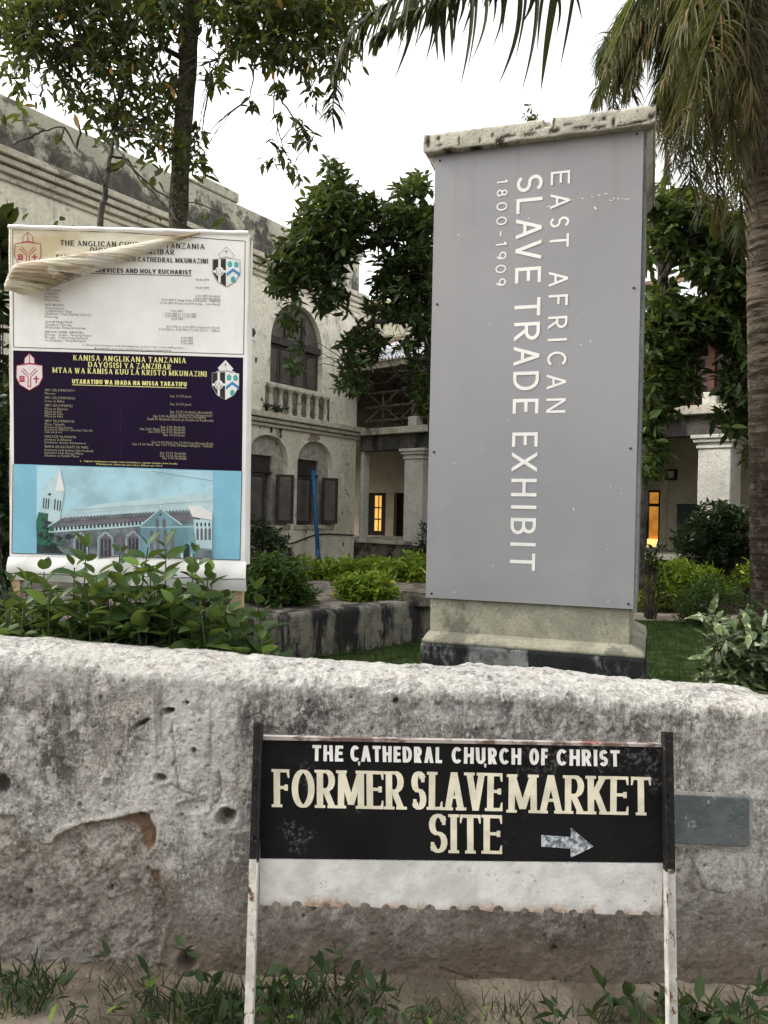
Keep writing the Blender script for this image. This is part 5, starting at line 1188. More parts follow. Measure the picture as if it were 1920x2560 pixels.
# ------------------------------------------------------------------ vegetation
m_tl = leafmat('canopy_leaf', (.022,.036,.012), (.055,.075,.022), (.36,.20,.05), .28, .5, .972)
m_ct = leafmat('dark_garden_leaf', (.016,.032,.011), (.058,.098,.030), None, .15, .42)
m_rt = leafmat('right_tree_leaf', (.016,.032,.010), (.065,.105,.026), None, .22, .42)
m_fs = leafmat('near_shrub_leaf', (.035,.068,.020), (.075,.135,.035), (.14,.23,.05), .25, .42, .88)
m_hd = leafmat('golden_hedge_leaf', (.11,.20,.018), (.30,.42,.035), (.50,.50,.08), .3, .5, .9)
m_dk = leafmat('dark_bush_leaf', (.008,.018,.008), (.022,.042,.018), None, .12, .32)
m_md = leafmat('mid_green_leaf', (.025,.060,.012), (.07,.13,.028), None, .22, .45)
m_palm = leafmat('palm_leaflet', (.026,.030,.009), (.085,.080,.022), (.15,.095,.04), .22, .5, .9)
m_palmk = leafmat('dark_palm_leaflet', (.012,.020,.007), (.035,.045,.014), (.08,.055,.025), .12, .5, .93)
m_palmd = leafmat('dry_palm_leaflet', (.035,.026,.013), (.10,.072,.032), None, .2, .7)
m_grass = leafmat('lawn_blade', (.016,.042,.008), (.038,.085,.015), None, .2, .5)
m_weed = leafmat('weed_leaf', (.020,.038,.014), (.042,.070,.024), (.14,.22,.04), .15, .5, .96)
m_bark = MT('mossy_bark'); c = m_bark.mix(m_bark.ramp(m_bark.noise(9,7,.7),.4,.62), (.10,.085,.06), (.035,.04,.022)); c = m_bark.mix(m_bark.ramp(m_bark.noise(30,5,.7),.58,.68), c, (.22,.20,.16)); m_bark.bump(m_bark.noise(16,8,.7,vec=m_bark.scale((1,1,3))), .03); m_bark = m_bark.fin(c,.95,.1)
m_twig = simple('twig_bark', (.07,.055,.042), .9, .3, 8); m_trunk = simple('grey_bark', (.075,.068,.055), .9, .3, 8, .02, 14)

# slender tree whose canopy hangs over the top left
TD = 7.2
tt = thing('slender_canopy_tree', Vector((P(440,1000,TD).x, TD, 0)), 'slender mossy tree behind the banner whose leafy canopy hangs across the top left', 'tree')
mb = MB(); n_ = 60; pts = []; rad = []
TR = [(458,-420),(470,-100),(480,0),(468,200),(456,330),(450,440),(444,570),(442,900),(440,1300),(438,1720)]
ty = np.array([q[1] for q in TR]); tx_ = np.array([q[0] for q in TR])
for k in range(n_+1):
    y_ = 1720-(2140)*k/n_; x_ = np.interp(y_, ty, tx_); pts.append(P(x_,y_,TD)); rad.append((.105-.035*k/n_)*(1+.05*math.sin(k*1.9)+.03*math.sin(k*4.7)))
mb.tube(pts, rad, 14); mb.build('trunk', m_bark, tt, smooth=True)
nodes = []; brm = MB()
top = P(470,-60,TD)
for L_ in ([(470,60),(380,-20),(250,20),(120,60),(20,110)], [(470,160),(400,120),(330,180),(290,260),(285,330)], [(478,40),(600,-40),(720,20),(800,60),(860,90)], [(478,-40),(640,-120),(780,-60),(900,-40)],
           [(474,-90),(330,-160),(160,-100),(0,-60)], [(600,-20),(680,90),(688,200),(690,300),(715,380),(750,440)], [(680,150),(760,180),(775,230)], [(688,230),(740,300),(780,350)], [(620,60),(550,140),(525,200)], [(640,100),(630,200),(622,250)], [(250,30),(180,120),(110,190),(95,230)]):
    pts = [P(x,y,TD+RNG.uniform(-.5,.5)*(i>0)) for i,(x,y) in enumerate(L_)]
    nodes += limb(brm, pts, .028 if abs(L_[0][0]-474) < 30 else .010, .003, 5, .008)
brm.build('branches', m_twig, tt, kind='stuff', smooth=True)
blobs = [(30,20,110,90,190),(130,-20,120,80,200),(260,20,120,80,230),(390,30,90,80,170),(90,110,70,50,62),(200,130,110,70,150),(320,160,100,80,165),(400,230,60,70,75),(180,230,80,40,46),(300,280,90,60,92),(390,330,60,55,55),(300,345,45,28,16),(460,360,50,50,42),(500,400,26,30,12),
 (45,175,45,40,24),(60,60,70,60,60),(560,10,80,70,130),(660,20,90,80,190),(760,10,90,80,190),(860,10,80,60,150),(590,100,60,50,60),(660,110,60,45,70),(740,110,70,50,90),(820,90,50,60,60),(850,140,40,40,26),(545,170,40,30,15),(545,205,30,20,9),(780,160,40,30,20),(830,175,30,22,10),(690,150,30,30,14),
 (470,-60,500,60,330),(700,-100,300,50,120),(200,-110,300,50,130)]
tips = ellipsoids(blobs, TD, .7, .8)
pos, d, up, sz = rosettes(tips, 4, .105, droop=.55, rad=.035)
# single hanging sprays on long twigs
spr = [(625,250),(632,262),(695,205),(700,218),(708,228),(770,215),(782,232),(778,255),(705,285),(745,300),(757,318),(770,335),(775,352),(750,345),(690,355),(700,380),(685,400),(715,405),(735,415),(748,440),(660,405),(725,430),(765,330),(735,360),(310,240),(40,225),(55,215),(25,190),(100,245),(510,430),(495,415),(480,300),(505,330)]
t2 = np.array([tuple(P(x,y,TD+RNG.uniform(-.3,.3))) for x,y in spr])
p2, d2_, u2, s2_ = rosettes(t2, 7, .115, droop=.8, rad=.02)
tw = MB(); twigs(tw, nodes, np.concatenate([t2, tips]), 3, .004, 1.2); tw.build('twigs', m_twig, tt, kind='stuff')
leaves(tt, 'leaf', T_NAR, np.concatenate([pos,p2]), np.concatenate([d,d2_]), np.concatenate([up,u2]), np.concatenate([sz,s2_]), m_tl, n_ind=290)

# thin bare-stemmed sapling in front of the wing
sd_ = 6.0; st = thing('bare_sapling', Vector((P(270,1000,sd_).x, sd_, 0)), 'thin nearly leafless sapling left of the mossy trunk, rising behind the banner', 'tree')
mb = MB(); a = [(262,1700),(258,1000),(250,570),(262,500),(266,440),(275,390),(283,345)]
nd = limb(mb, [P(x,y,sd_) for x,y in a], .030, .012, 7, .004); mb.build('trunk', m_trunk, st, smooth=True)
mb = MB(); nd2 = []
for L_ in ([(262,470),(235,410),(190,370),(160,320),(110,325),(65,300)], [(275,390),(320,400),(350,450),(420,520),(432,545)], [(270,430),(300,420),(318,395)], [(283,345),(300,380),(340,430),(430,500),(500,510),(560,540)], [(190,370),(200,330),(185,290)], [(160,320),(150,350),(140,345)], [(110,325),(80,340),(30,360)], [(100,240),(110,200),(115,180)], [(430,520),(450,560),(500,575)]):
    nd2 += limb(mb, [P(x,y,sd_+RNG.uniform(-.2,.2)) for x,y in L_], .011, .004, 4, .004)
mb.build('branches', m_twig, st, kind='stuff', smooth=True)
tp = np.array([tuple(P(x,y,sd_+RNG.uniform(-.2,.2))) for x,y in ((65,300),(30,290),(20,300),(80,315),(60,290),(150,345),(140,345),(185,290),(200,330),(40,270),(15,285),(140,560),(180,565),(120,555),(60,560),(360,420),(380,440),(400,450),(390,545),(400,550),(560,540),(500,510),(520,530),(300,395),(310,385),(350,405),(365,430),(420,435),(485,440),(510,420))])
p_, d_, u_, s_ = rosettes(tp, 2, .11, droop=.2, rad=.03); leaves(st, 'leaf', T_MED, p_, d_, u_, s_, m_tl, n_ind=len(p_))

# dark tree in the middle
CD = 12.5
ctr = thing('dark_garden_tree', Vector((P(1010,1450,CD).x, CD, .45)), 'dark glossy-leaved tree left of the pillar, spreading before the wing corner', 'tree')
mb = MB(); nodes = limb(mb, [P(x,y,CD) for x,y in ((1105,1450),(1100,1200),(1085,980),(1075,800),(1078,700))], .16, .09, 9, .01); mb.build('trunk', m_trunk, ctr, smooth=True)
mb = MB()
for L_ in ([(1078,760),(1010,690),(940,600),(880,560),(830,500),(822,430)], [(1078,820),(1000,800),(930,810),(880,860),(870,930)], [(1078,700),(1060,600),(1030,520),(1010,470)], [(940,600),(870,640),(790,680),(720,700)], [(880,560),(800,580),(740,600),(690,650)], [(1080,900),(1040,900),(1000,930),(960,960)], [(1010,690),(980,600),(990,520)], [(870,560),(860,500),(900,450)]):
    nodes += limb(mb, [P(x,y,CD+RNG.uniform(-.5,.5)) for x,y in L_], .06, .012, 5, .015)
mb.build('branches', m_trunk, ctr, kind='stuff', smooth=True)
blobs = [(835,440,28,42,34),(800,500,45,28,44),(850,500,50,38,70),(900,530,60,38,90),(780,545,50,28,40),(840,570,80,36,120),(760,610,75,36,100),(860,620,60,38,85),(720,660,55,45,90),(790,680,70,45,120),(700,720,32,28,34),(830,740,45,20,30),(810,765,22,18,16),(745,745,20,15,8),(865,780,8,10,3),
 (1030,470,42,36,60),(1000,540,60,40,95),(1060,560,50,50,100),(960,590,40,28,40),(1050,640,55,45,120),(985,660,45,35,65),(1000,720,60,35,85),(1060,730,45,45,90),(960,700,30,22,22),(1020,790,55,34,70),(950,770,38,26,30),(1065,820,30,40,55),(900,840,22,34,26),(940,850,30,22,22),(875,860,24,22,18),(895,905,32,26,30),(930,880,24,20,16),(860,960,24,20,18),(895,965,26,22,18),(1050,930,36,48,70),(1065,1000,30,30,35),(1020,860,26,18,14),(880,940,24,16,10),(745,870,18,14,6),(735,920,24,16,12),(725,800,26,34,12)]
tips = ellipsoids(blobs, CD, .8, .92)
pos, d, up, sz = rosettes(tips, 6, .165, droop=-.05, rad=.04)
tw = MB(); twigs(tw, nodes, tips, 4, .006, 1.6)
for k in range(16):
    x_, y_ = RNG.uniform(870,1060), RNG.uniform(760,900); a = P(x_,y_,CD-.4); tw.tube([a,a+Vector((.1,0,-.25)),a+Vector((.25,0,-.38)),a+Vector((.5,0,-.33)),a+Vector((.62,0,-.15))],.005,3,False)
tw.build('twigs', m_twig, ctr, kind='stuff')
leaves(ctr, 'leaf', T_MED, pos, d, up, sz, m_ct, n_ind=120)

# dark tree behind the pillar at right
RD = 11.0
rtr = thing('leafy_tree_behind_pillar', Vector((P(1625,1450,RD).x, RD, 0)), 'broad-leaved dark green tree right of the pillar, hanging over the veranda', 'tree')
mb = MB(); nodes = limb(mb, [P(x,y,RD) for x,y in ((1594,1470),(1598,1360),(1608,1230),(1624,1100),(1648,900),(1655,700),(1650,560))], .085, .07, 9, .008); mb.build('trunk', m_trunk, rtr, smooth=True)
mb = MB()
for L_ in ([(1652,900),(1700,800),(1780,740),(1860,700)], [(1655,700),(1700,620),(1760,560),(1820,500)], [(1650,600),(1620,520),(1600,450)], [(1640,1050),(1620,1000),(1600,900)], [(1780,740),(1830,820),(1870,930)]):
    nodes += limb(mb, [P(x,y,RD+RNG.uniform(-.5,.3)) for x,y in L_], .05, .012, 5, .01)
mb.build('branches', m_trunk, rtr, kind='stuff', smooth=True)
blobs = [(1630,500,45,45,60),(1690,520,60,50,90),(1760,540,60,60,100),(1830,600,50,70,100),(1640,580,40,40,50),(1700,610,50,32,52),(1760,650,50,45,90),(1820,700,60,60,140),(1615,640,14,30,14),(1650,770,50,60,90),(1620,850,40,70,95),(1680,860,60,60,120),(1740,800,70,60,150),(1800,790,60,50,110),(1850,820,40,60,80),(1640,950,45,60,100),(1700,940,38,50,58),(1850,900,38,50,60),(1855,1000,30,50,50),(1820,960,20,30,18),(1620,1060,24,50,48),(1640,1120,22,46,36),(1615,1160,18,36,26),(1660,1020,26,30,24),(1840,1060,40,26,24),(1700,720,34,26,22),(1860,740,30,60,60),(1885,1140,14,20,6),(1800,1040,22,18,10),(1900,700,40,200,160),(1910,1000,30,120,60)]
tips = ellipsoids(blobs, RD, .9, 1.3)
tips = tips[[not (1662 < 960+ (t[0]/t[1])*FPX < 1722 and 665 < 1280-(t[2]-1.6)/t[1]*FPX+15 < 748) for t in tips]]
pos, d, up, sz = rosettes(tips, 6, .17, droop=.15, rad=.04)
tw = MB(); twigs(tw, nodes, tips, 5, .006, 1.6); tw.build('twigs', m_twig, rtr, kind='stuff')
leaves(rtr, 'leaf', T_MED, pos, d, up, sz, m_rt, n_ind=290)

# palms
def ringed_trunk(root, pts, r0, r1, mat, rings=.07):
    pts = [Vector(p) for p in pts]; out = []; rad = []; L = 0
    tot = sum((b-a).length for a,b in zip(pts[:-1],pts[1:])); n = int(tot/rings*4)
    ar = np.array([tuple(p) for p in pts]); cum = np.concatenate([[0],np.cumsum(np.linalg.norm(np.diff(ar,axis=0),axis=1))])
    for k in range(n+1):
        s_ = tot*k/n; q = [np.interp(s_,cum,ar[:,c_]) for c_ in range(3)]; out.append(Vector(q)); ph = (k%4)
        rad.append((r0+(r1-r0)*k/n)*(1+(.03,.01,.0,-.005)[ph]*RNG.uniform(.2,1.4)+RNG.normal()*.008))
    mb = MB(); mb.tube(out, rad, 20); return mb.build('trunk', mat, root, smooth=True)
t = MT('palm_bark'); c = t.mix(t.ramp(t.noise(3,8,.7,vec=t.scale((1,1,8))),.42,.60), (.185,.150,.112), (.035,.028,.021)); c = t.mix(t.ramp(t.noise(5,6,.7,off=4),.5,.65), c, (.09,.075,.055)); c = t.mix(t.math('MULTIPLY',t.ramp(t.z(),3.1,2.0),.88), c, t.mix(t.ramp(t.noise(12,6,.7),.5,.65),(.035,.028,.022),(.12,.10,.08))); t.bump(t.noise(5,8,.7,vec=t.scale((1,1,9))), .02); m_pbark = t.fin(c,.95,.1)
def frond(root, pts, ll, mat, n=60, hang=.7, dens=1, wd=.03, rr=.02, name='frond', jitter=.2, tipf=.3, mir=2):
    """pinnate leaf: arching rachis with two rows of drooping leaflets, one mesh"""
    P_ = [Vector(p) for p in pts]; path = []
    for i in range(len(P_)-1):
        a = P_[max(i-1,0)]; b = P_[i]; c_ = P_[i+1]; d_ = P_[min(i+2,len(P_)-1)]
        for k in range(8):
            t_ = k/8; path.append(.5*((2*b)+(c_-a)*t_+(2*a-5*b+4*c_-d_)*t_*t_+(3*b-a-3*c_+d_)*t_**3))
    path.append(P_[-1]); m = len(path); mb = MB(); mb.tube(path, [rr*(1-.8*i/m) for i in range(m)], 5)
    for k in range(n):
        f_ = (k+RNG.random())/n; f2 = f_*(m-1); i = int(min(f2,m-2)); q = path[i].lerp(path[i+1], f2-i); tg = (path[i+1]-path[i]).normalized()
        sd2 = tg.cross(Vector((0,0,1))); sd2 = sd2.normalized() if sd2.length > .1 else Vector((1,0,0))
        for sgn in ((-1,1) if mir == 2 else (RNG.choice([-1,1]),)):
            L_ = ll*(.55+.45*math.sin(math.pi*min(1,f_*1.1+.08)))*(1-.35*f_*(tipf>0))*RNG.uniform(.75,1.15); w_ = wd*RNG.uniform(.7,1.2)
            d0 = (sd2*sgn*RNG.uniform(.5,1) + tg*RNG.uniform(.3,.8) + Vector(RNG.normal(size=3)*jitter)).normalized()
            pv = []; cur = q.copy(); dd = d0.copy(); ns = 5
            for s_i in range(ns+1):
                pv.append(cur.copy()); dd = (dd + Vector((0,0,-1))*hang*(.28+.25*s_i/ns)).normalized(); cur = cur + dd*L_/ns
            nn = (d0.cross(Vector((0,0,1)))); nn = nn.normalized() if nn.length > .05 else Vector((1,0,0))
            nn = (nn + Vector(RNG.normal(size=3)*.4)).normalized()
            vs = []; 
            for s_i,pq_ in enumerate(pv): ww = w_*(.5,1,1,.8,.5,.08)[s_i]/2; vs += [pq_-nn*ww, pq_+nn*ww]
            mb.add(vs, [(2*i_,2*i_+1,2*i_+3,2*i_+2) for i_ in range(ns)])
    return mb.build(name, mat, root)
PD = 7.0
palm = thing('palm_right', Vector((P(1935,1500,PD).x, PD, 0)), 'tall palm with ringed trunk at the right edge and drooping olive fronds above the pillar', 'palm tree')
ringed_trunk(palm, [P(x,y,PD) for x,y in ((1942,1720),(1942,1500),(1938,1200),(1932,900),(1928,600),(1912,350),(1890,100),(1880,-150))], .215, .19, m_pbark)
crown = P(1880,-160,PD)
mb = MB(); 
for k in range(240):
    a = P(RNG.uniform(1810,1925), RNG.uniform(-60,420), PD-RNG.uniform(.1,.35)); L_ = RNG.uniform(.2,.7); mb.tube([a, a+Vector((RNG.normal()*.05,0,-L_*.5)), a+Vector((RNG.normal()*.1,0,-L_))], [.006,.004,.001], 3, False)
mb.build('trunk_fibres', m_palmd, palm, kind='stuff')
FR_ = [ # olive fronds: rachis points in px + depth
 ([(1880,-160,7),(1760,-190,6.8),(1620,-60,6.6),(1540,110,6.5),(1490,240,6.5)], .55, m_palm, 80),
 ([(1880,-160,7),(1720,-120,7.2),(1600,60,7.2),(1520,180,7.2),(1500,235,7.2)], .55, m_palm, 80),
 ([(1880,-100,7),(1800,-40,7.4),(1700,120,7.5),(1640,280,7.5),(1620,380,7.5)], .65, m_palm, 90),
 ([(1880,-100,7),(1820,-20,6.6),(1760,140,6.4),(1730,320,6.4),(1725,470,6.4)], .7, m_palm, 100),
 ([(1880,-60,7),(1830,60,6.9),(1790,240,6.9),(1790,420,6.9),(1800,560,6.9)], .6, m_palmd, 80),
 ([(1880,-60,7),(1850,80,6.5),(1830,260,6.5),(1850,460,6.5),(1850,620,6.5)], .55, m_palm, 80),
 ([(1880,-100,7),(1760,0,7.7),(1690,150,7.9),(1660,300,7.9),(1670,440,7.9)], .6, m_palm, 90),
 ([(1880,-160,7),(1820,-140,6.2),(1740,-20,5.9),(1690,120,5.9),(1660,200,5.9)], .6, m_palm, 90),
 ([(1880,-160,7),(1960,-100,6.4),(2040,60,6.2),(2080,300,6.2)], .6, m_palm, 60),
 ([(1880,-160,7),(1960,-180,7.6),(2100,-100,8),(2200,100,8)], .6, m_palm, 50),
 ([(1880,-120,7),(1790,-90,7.1),(1690,0,7.1),(1600,130,7.1),(1570,220,7.1)], .6, m_palm, 90),
 ([(1880,-100,7),(1800,0,7.0),(1730,130,7.0),(1690,300,7.0),(1690,420,7.0)], .65, m_palmd, 90),
 ([(1880,-60,7),(1840,60,7.3),(1800,200,7.3),(1770,380,7.3),(1765,520,7.3)], .6, m_palm, 90),
 ([(1880,-60,7),(1880,60,7.4),(1870,200,7.4),(1850,360,7.4),(1845,480,7.4)], .5, m_palmd, 80),
 ([(1880,-160,7),(1800,-170,7.4),(1660,-100,7.6),(1560,20,7.6),(1500,130,7.6)], .55, m_palm, 80),
 ([(1880,-60,7),(1870,100,6.4),(1880,250,6.3),(1890,330,6.3)], .5, m_palmd, 60)]
for k in range(20):
    x0 = RNG.uniform(1560,1900); x1 = x0-RNG.uniform(-10,90); y1 = RNG.uniform(120,260)+max(0,(x0-1560))*.75; Yk = RNG.uniform(7.1,8.0)
    FR_.append(([(1880,-90,7.2),(x0*.6+752,-60,Yk),(x0,y1*.25,Yk),(x1,y1*.65,Yk),(x1-8,y1,Yk)], .6, (m_palm, m_palmd, m_palmk)[k%3], 80))
for pts, ll, mt_, n in FR_: frond(palm, [P(x,y,Y_) for x,y,Y_ in pts], ll, mt_, int(n*1.7), .85, wd=.015, jitter=.25)
# nearer palm, only its hanging fronds reach into the picture
PD2 = 4.2
palm2 = thing('palm_overhead', Vector((P(2350,1500,PD2).x, PD2, 0)), 'nearer palm standing outside the right edge whose dark fronds hang into the top middle', 'palm tree')
ringed_trunk(palm2, [P(x,y,PD2) for x,y in ((2520,2100),(2510,1500),(2470,800),(2420,200),(2380,-350),(2350,-620))], .17, .14, m_pbark)
c2 = [2350,-620,PD2]
for pts, ll, n, wd_ in (([c2,(1950,-640,4.3),(1600,-380,4.4),(1350,-160,4.5),(1150,-30,4.5),(1010,40,4.5),(940,90,4.5)], .34, 110, .028),
                   ([c2,(1900,-700,4.4),(1500,-420,4.6),(1200,-150,4.7),(1000,-10,4.7),(900,60,4.7),(850,140,4.7),(835,220,4.7),(832,290,4.7)], .33, 150, .017),
                   ([c2,(2000,-560,4.2),(1700,-360,4.3),(1500,-220,4.4),(1350,-120,4.4),(1250,-60,4.4)], .50, 70, .034),
                   ([c2,(2100,-500,4.0),(1850,-300,4.2),(1680,-120,4.4),(1600,0,4.4)], .5, 60, .03),
                   ([c2,(2500,-600,3.8),(2700,-400,3.6),(2900,0,3.5)], .6, 40, .03), ([c2,(2400,-700,5),(2500,-600,6),(2600,-300,6.6)], .6, 40, .03)):
    frond(palm2, [P(x,y,Y_) for x,y,Y_ in pts], ll, m_palmk, n, .75, wd=wd_, rr=.018, jitter=.12)
mb = MB()
for (x0,y0,x1,y1,w_) in ((1040,-60,985,200,14),(1090,-60,1095,155,17),(1110,-40,1112,160,20),(1180,-60,1150,220,12),(1210,-60,1175,160,10),(1300,-60,1245,215,15),(1345,-60,1303,235,12),(1395,-60,1352,230,20),(1410,-60,1450,0,14),(1440,-60,1400,170,10),(1120,-40,1130,150,12),(1060,-40,1040,110,12),(1225,-60,1232,60,10),(1330,-50,1305,60,14),(1425,-60,1455,50,10),(1000,-60,994,60,9),(1030,-60,1010,90,10),(1050,-60,1034,130,9),(1070,-60,1062,160,10),(1095,-60,1081,90,12),(1128,-60,1136,110,10),(1160,-60,1130,130,9),(1192,-60,1168,180,8),(1020,-60,990,150,8),(1205,-60,1155,90,10),(1245,-60,1231,120,9),(1275,-60,1255,90,9),(1318,-60,1288,150,9),(1365,-60,1343,130,10),(1380,-60,1390,90,9),(1145,-60,1141,70,12),(985,-20,962,100,8),(1075,-40,1075,130,14)):
    a = P(x0,y0,4.5+RNG.uniform(-.15,.15)); b = P(x1,y1,4.5+RNG.uniform(-.15,.15)); ww = w_*4.5/FPX/2; ns = 8; nn = Vector((1,RNG.uniform(-.6,.6),0)).normalized(); vs = []
    sgx = RNG.uniform(-.02,.05)
    for k in range(ns+1):
        f_ = k/ns; q = a.lerp(b,f_)+Vector((sgx*math.sin(f_*math.pi),0,.0)); w3 = ww*(1-f_**2.2)+.0006; vs += [q-nn*w3, q+Vector((0,.25*w3,0)), q+nn*w3]
    mb.add(vs, [(3*i+j,3*i+j+1,3*i+j+4,3*i+j+3) for i in range(ns) for j in (0,1)])
mb.build('hanging_leaflets', m_palmk, palm2, kind='stuff')

# shrubs and hedges
def bush(name, label, cat, base, blobs, depth, spread, size, mat, k=5, droop=-.2, tm=T_LOW, mult=1., n_ind=0, group=None, rad=.03, stem_r=.012, shell=.35):
    r = thing(name, base, label, cat, group); tips = ellipsoids(blobs, depth, spread, mult, shell)
    tips = tips[tips[:,2] > base.z+.03] if len(tips) else tips
    pos, d, up, sz = rosettes(tips, k, size, droop=droop, rad=rad)
    mb = MB(); b = base
    for t_ in tips[::max(1, len(tips)//26)]:
        t_ = Vector(t_); a = Vector((b.x+(t_.x-b.x)*.55, b.y+(t_.y-b.y)*.55, b.z)); mb.tube([a, a.lerp(t_,.5)+Vector(RNG.normal(size=3)*.03), t_], [stem_r,stem_r*.6,stem_r*.3], 4, False)
    mb.build('stems', m_twig, r, kind='stuff'); leaves(r, 'leaf', tm, pos, d, up, sz, mat, n_ind=n_ind); return r
G0 = lambda px, Y, z=0: Vector((P(px,1400,Y).x, Y, z))
bush('golden_hedge', 'yellow-green leafy hedge running below the wing, left of the pillar', 'hedge', G0(900,13.5,0), [(760,1430,70,38,170),(850,1435,80,38,200),(950,1432,80,38,200),(1040,1430,60,46,170),(700,1450,60,45,110),(1010,1465,60,40,130),(890,1460,120,36,170)], 13.5, .6, .115, m_hd, 5, mult=1.6)
bush('golden_shrub', 'brightest yellow-green shrub at the end of the raised bed, in front of the hedge', 'shrub', G0(915,10.4,.45), [(905,1475,65,38,170),(950,1490,50,36,110),(870,1460,34,20,40),(900,1505,50,22,60),(935,1450,40,18,40)], 10.4, .5, .095, m_hd, 5, mult=1.7)
bush('green_shrub', 'mid-green leafy shrub on the raised bed, just right of the banner', 'shrub', G0(690,9.6,.45), [(690,1430,70,50,140),(650,1470,60,50,120),(730,1480,50,45,100),(760,1500,34,36,40),(690,1500,70,40,110)], 9.6, .5, .10, m_md, 5, mult=1.3)
bush('dark_shrub', 'dark glossy shrub under the wing windows, right of the banner', 'shrub', G0(665,12.5,0), [(660,1350,45,36,80),(640,1320,30,24,30),(690,1370,36,30,50),(640,1400,50,40,80),(700,1400,30,24,30)], 12.5, .6, .10, m_dk, 6, mult=1.2)
bush('corner_creeper', 'small dark shrub at the column foot beside the pillar edge', 'shrub', G0(1062,15.5,0), [(1058,1350,18,40,30),(1050,1385,20,24,24),(1062,1320,10,20,8)], 15.5, .3, .09, m_dk, 5)
bush('far_left_shrub', 'dark shrub glimpsed at the left edge beside the banner post', 'shrub', G0(5,5.6,0), [(0,1150,26,110,150),(0,1330,28,90,130),(-40,1240,60,160,160),(0,1010,18,50,40),(0,1480,40,100,100)], 5.6, .4, .10, m_dk, 5, n_ind=0, tm=T_MED)
bush('dark_palm_shrub', 'dark spiky foliage at the left edge above the banner corner', 'shrub', G0(-10,6.4,0), [(0,600,14,40,26),(-20,660,30,50,30),(-30,900,30,260,60)], 6.4, .3, .22, m_dk, 4, tm=T_MED)
bush('right_golden_hedge', 'yellow-green hedge right of the pillar, before the lit doorway', 'hedge', G0(1690,13.8,0), [(1640,1440,50,44,130),(1690,1440,50,38,120),(1620,1490,45,44,110),(1690,1490,60,36,110),(1750,1440,55,26,90),(1880,1440,50,40,70),(1700,1412,36,16,26),(1790,1470,60,36,90)], 13.8, .5, .095, m_hd, 5, mult=1.3)
bush('round_bush', 'large round dark glossy bush in front of the right-hand column', 'bush', G0(1785,14.6,0), [(1790,1300,70,44,150),(1740,1340,50,44,110),(1830,1340,60,50,130),(1790,1380,90,40,150),(1800,1268,20,14,14),(1700,1360,26,24,26),(1850,1300,30,30,34),(1880,1380,60,60,90)], 14.6, .9, .12, m_dk, 6, mult=1.3)
bush('grey_green_shrub', 'low fine-leaved grey-green shrub between the hedge and the lawn', 'shrub', G0(1745,12.0,0), [(1730,1500,55,36,110),(1770,1470,45,34,80),(1760,1540,60,30,90),(1710,1545,34,18,30),(1830,1490,50,24,50)], 12.0, .5, .075, m_md, 5, mult=1.2)
bush('fern_by_pillar', 'dark ferny plant at the pillar edge before the lit doorway', 'plant', G0(1625,12.6,0), [(1622,1400,26,24,26),(1640,1376,20,12,8),(1625,1425,30,18,22)], 12.6, .3, .10, m_dk, 5)
t = MT('painted_glint_leaf'); oi = t.t.nodes.new('ShaderNodeObjectInfo'); r = t.math('FRACT', t.math('ADD', t.geo.outputs['Random Per Island'], oi.outputs['Random']))
c = t.mix(r, (.04,.065,.025), (.10,.14,.05)); c = t.mix(t.math('MULTIPLY',t.ramp(t.noise(28,4,.6),.60,.70),.75), c, (.45,.46,.28)); m_glint = t.fin(c,.35,.45)  # pale blotches: mostly shiny leaf highlights put into the colour
bush('shiny_shrub', 'large-leaved shrub with pale highlights painted on its leaves, on the lawn at the lower right edge', 'shrub', G0(1880,5.2,0), [(1880,1590,60,50,26),(1830,1640,60,50,24),(1900,1660,60,60,30),(1800,1690,60,40,18),(1790,1560,24,24,6),(1900,1560,50,24,12),(1940,1620,60,90,30),(1860,1720,90,60,30),(1770,1640,24,20,4)], 5.2, .3, .125, m_glint, 5, droop=0, tm=T_NAR, n_ind=290)

# near shrubs between the wall and the banner: whorled stems with big pointed leaves
def whorl_shrub(label, stems, Y, name='leafy_shrub'):
    r = thing(name, Vector((P(np.mean([s_[0] for s_ in stems]),1700,Y).x, Y, 0)), label, 'shrub', 'leafy shrubs behind the street wall')
    pos=[]; d=[]; up=[]; sz=[]; mb = MB()
    for (px,py,sc_) in stems:
        Yd = Y+RNG.uniform(-.22,.15); tip = P(px,py,Yd); base = Vector((tip.x+RNG.normal()*.10, Yd+RNG.uniform(-.05,.1), .0)); 
        mb.tube([base, base.lerp(tip,.6)+Vector((RNG.normal()*.02,0,0)), tip], [.006,.004,.0025], 5, False)
        nw = 7; 
        for k in range(nw):
            q = tip.lerp(base, (k/nw)**1.1*.42*(1.1/max(.5,tip.z)) ); n_ = 2 if k < 2 else 3; a0 = RNG.uniform(0,6.28)
            for m in range(n_):
                an = a0+m*2*math.pi/n_+RNG.normal()*.2; el = (.9-.22*k)+RNG.normal()*.15
                dd = np.array([math.cos(an)*math.cos(el), math.sin(an)*math.cos(el), math.sin(el)])
                pos.append(np.array(q)+dd*.012); d.append(dd); up.append(np.array([0,0,1.])+RNG.normal(size=3)*.25 - dd*.2); sz.append(sc_*(.072+.018*min(k,4))*RNG.uniform(.5,1.25))
    mb.build('stems', simple('green_stem',(.06,.07,.03),.7), r, smooth=True, kind='stuff')
    pos=np.array(pos); leaves(r, 'leaf', T_SHRUB, pos, np.array(d), norm(np.array(up)), np.array(sz), m_fs, n_ind=min(290,len(pos)))
T_SHRUB = leaf_tmpl(seg=6, W=.56, droop=.16, fold=.16, shape=.8)
st1 = [(30,1462,1),(70,1455,1.1),(110,1430,1),(95,1520,1.2),(20,1530,1.1),(150,1500,1),(60,1570,1.2),(130,1570,1.1),(10,1600,1),(95,1620,1),(170,1540,1.1),(20,1490,.9),(175,1590,1)]
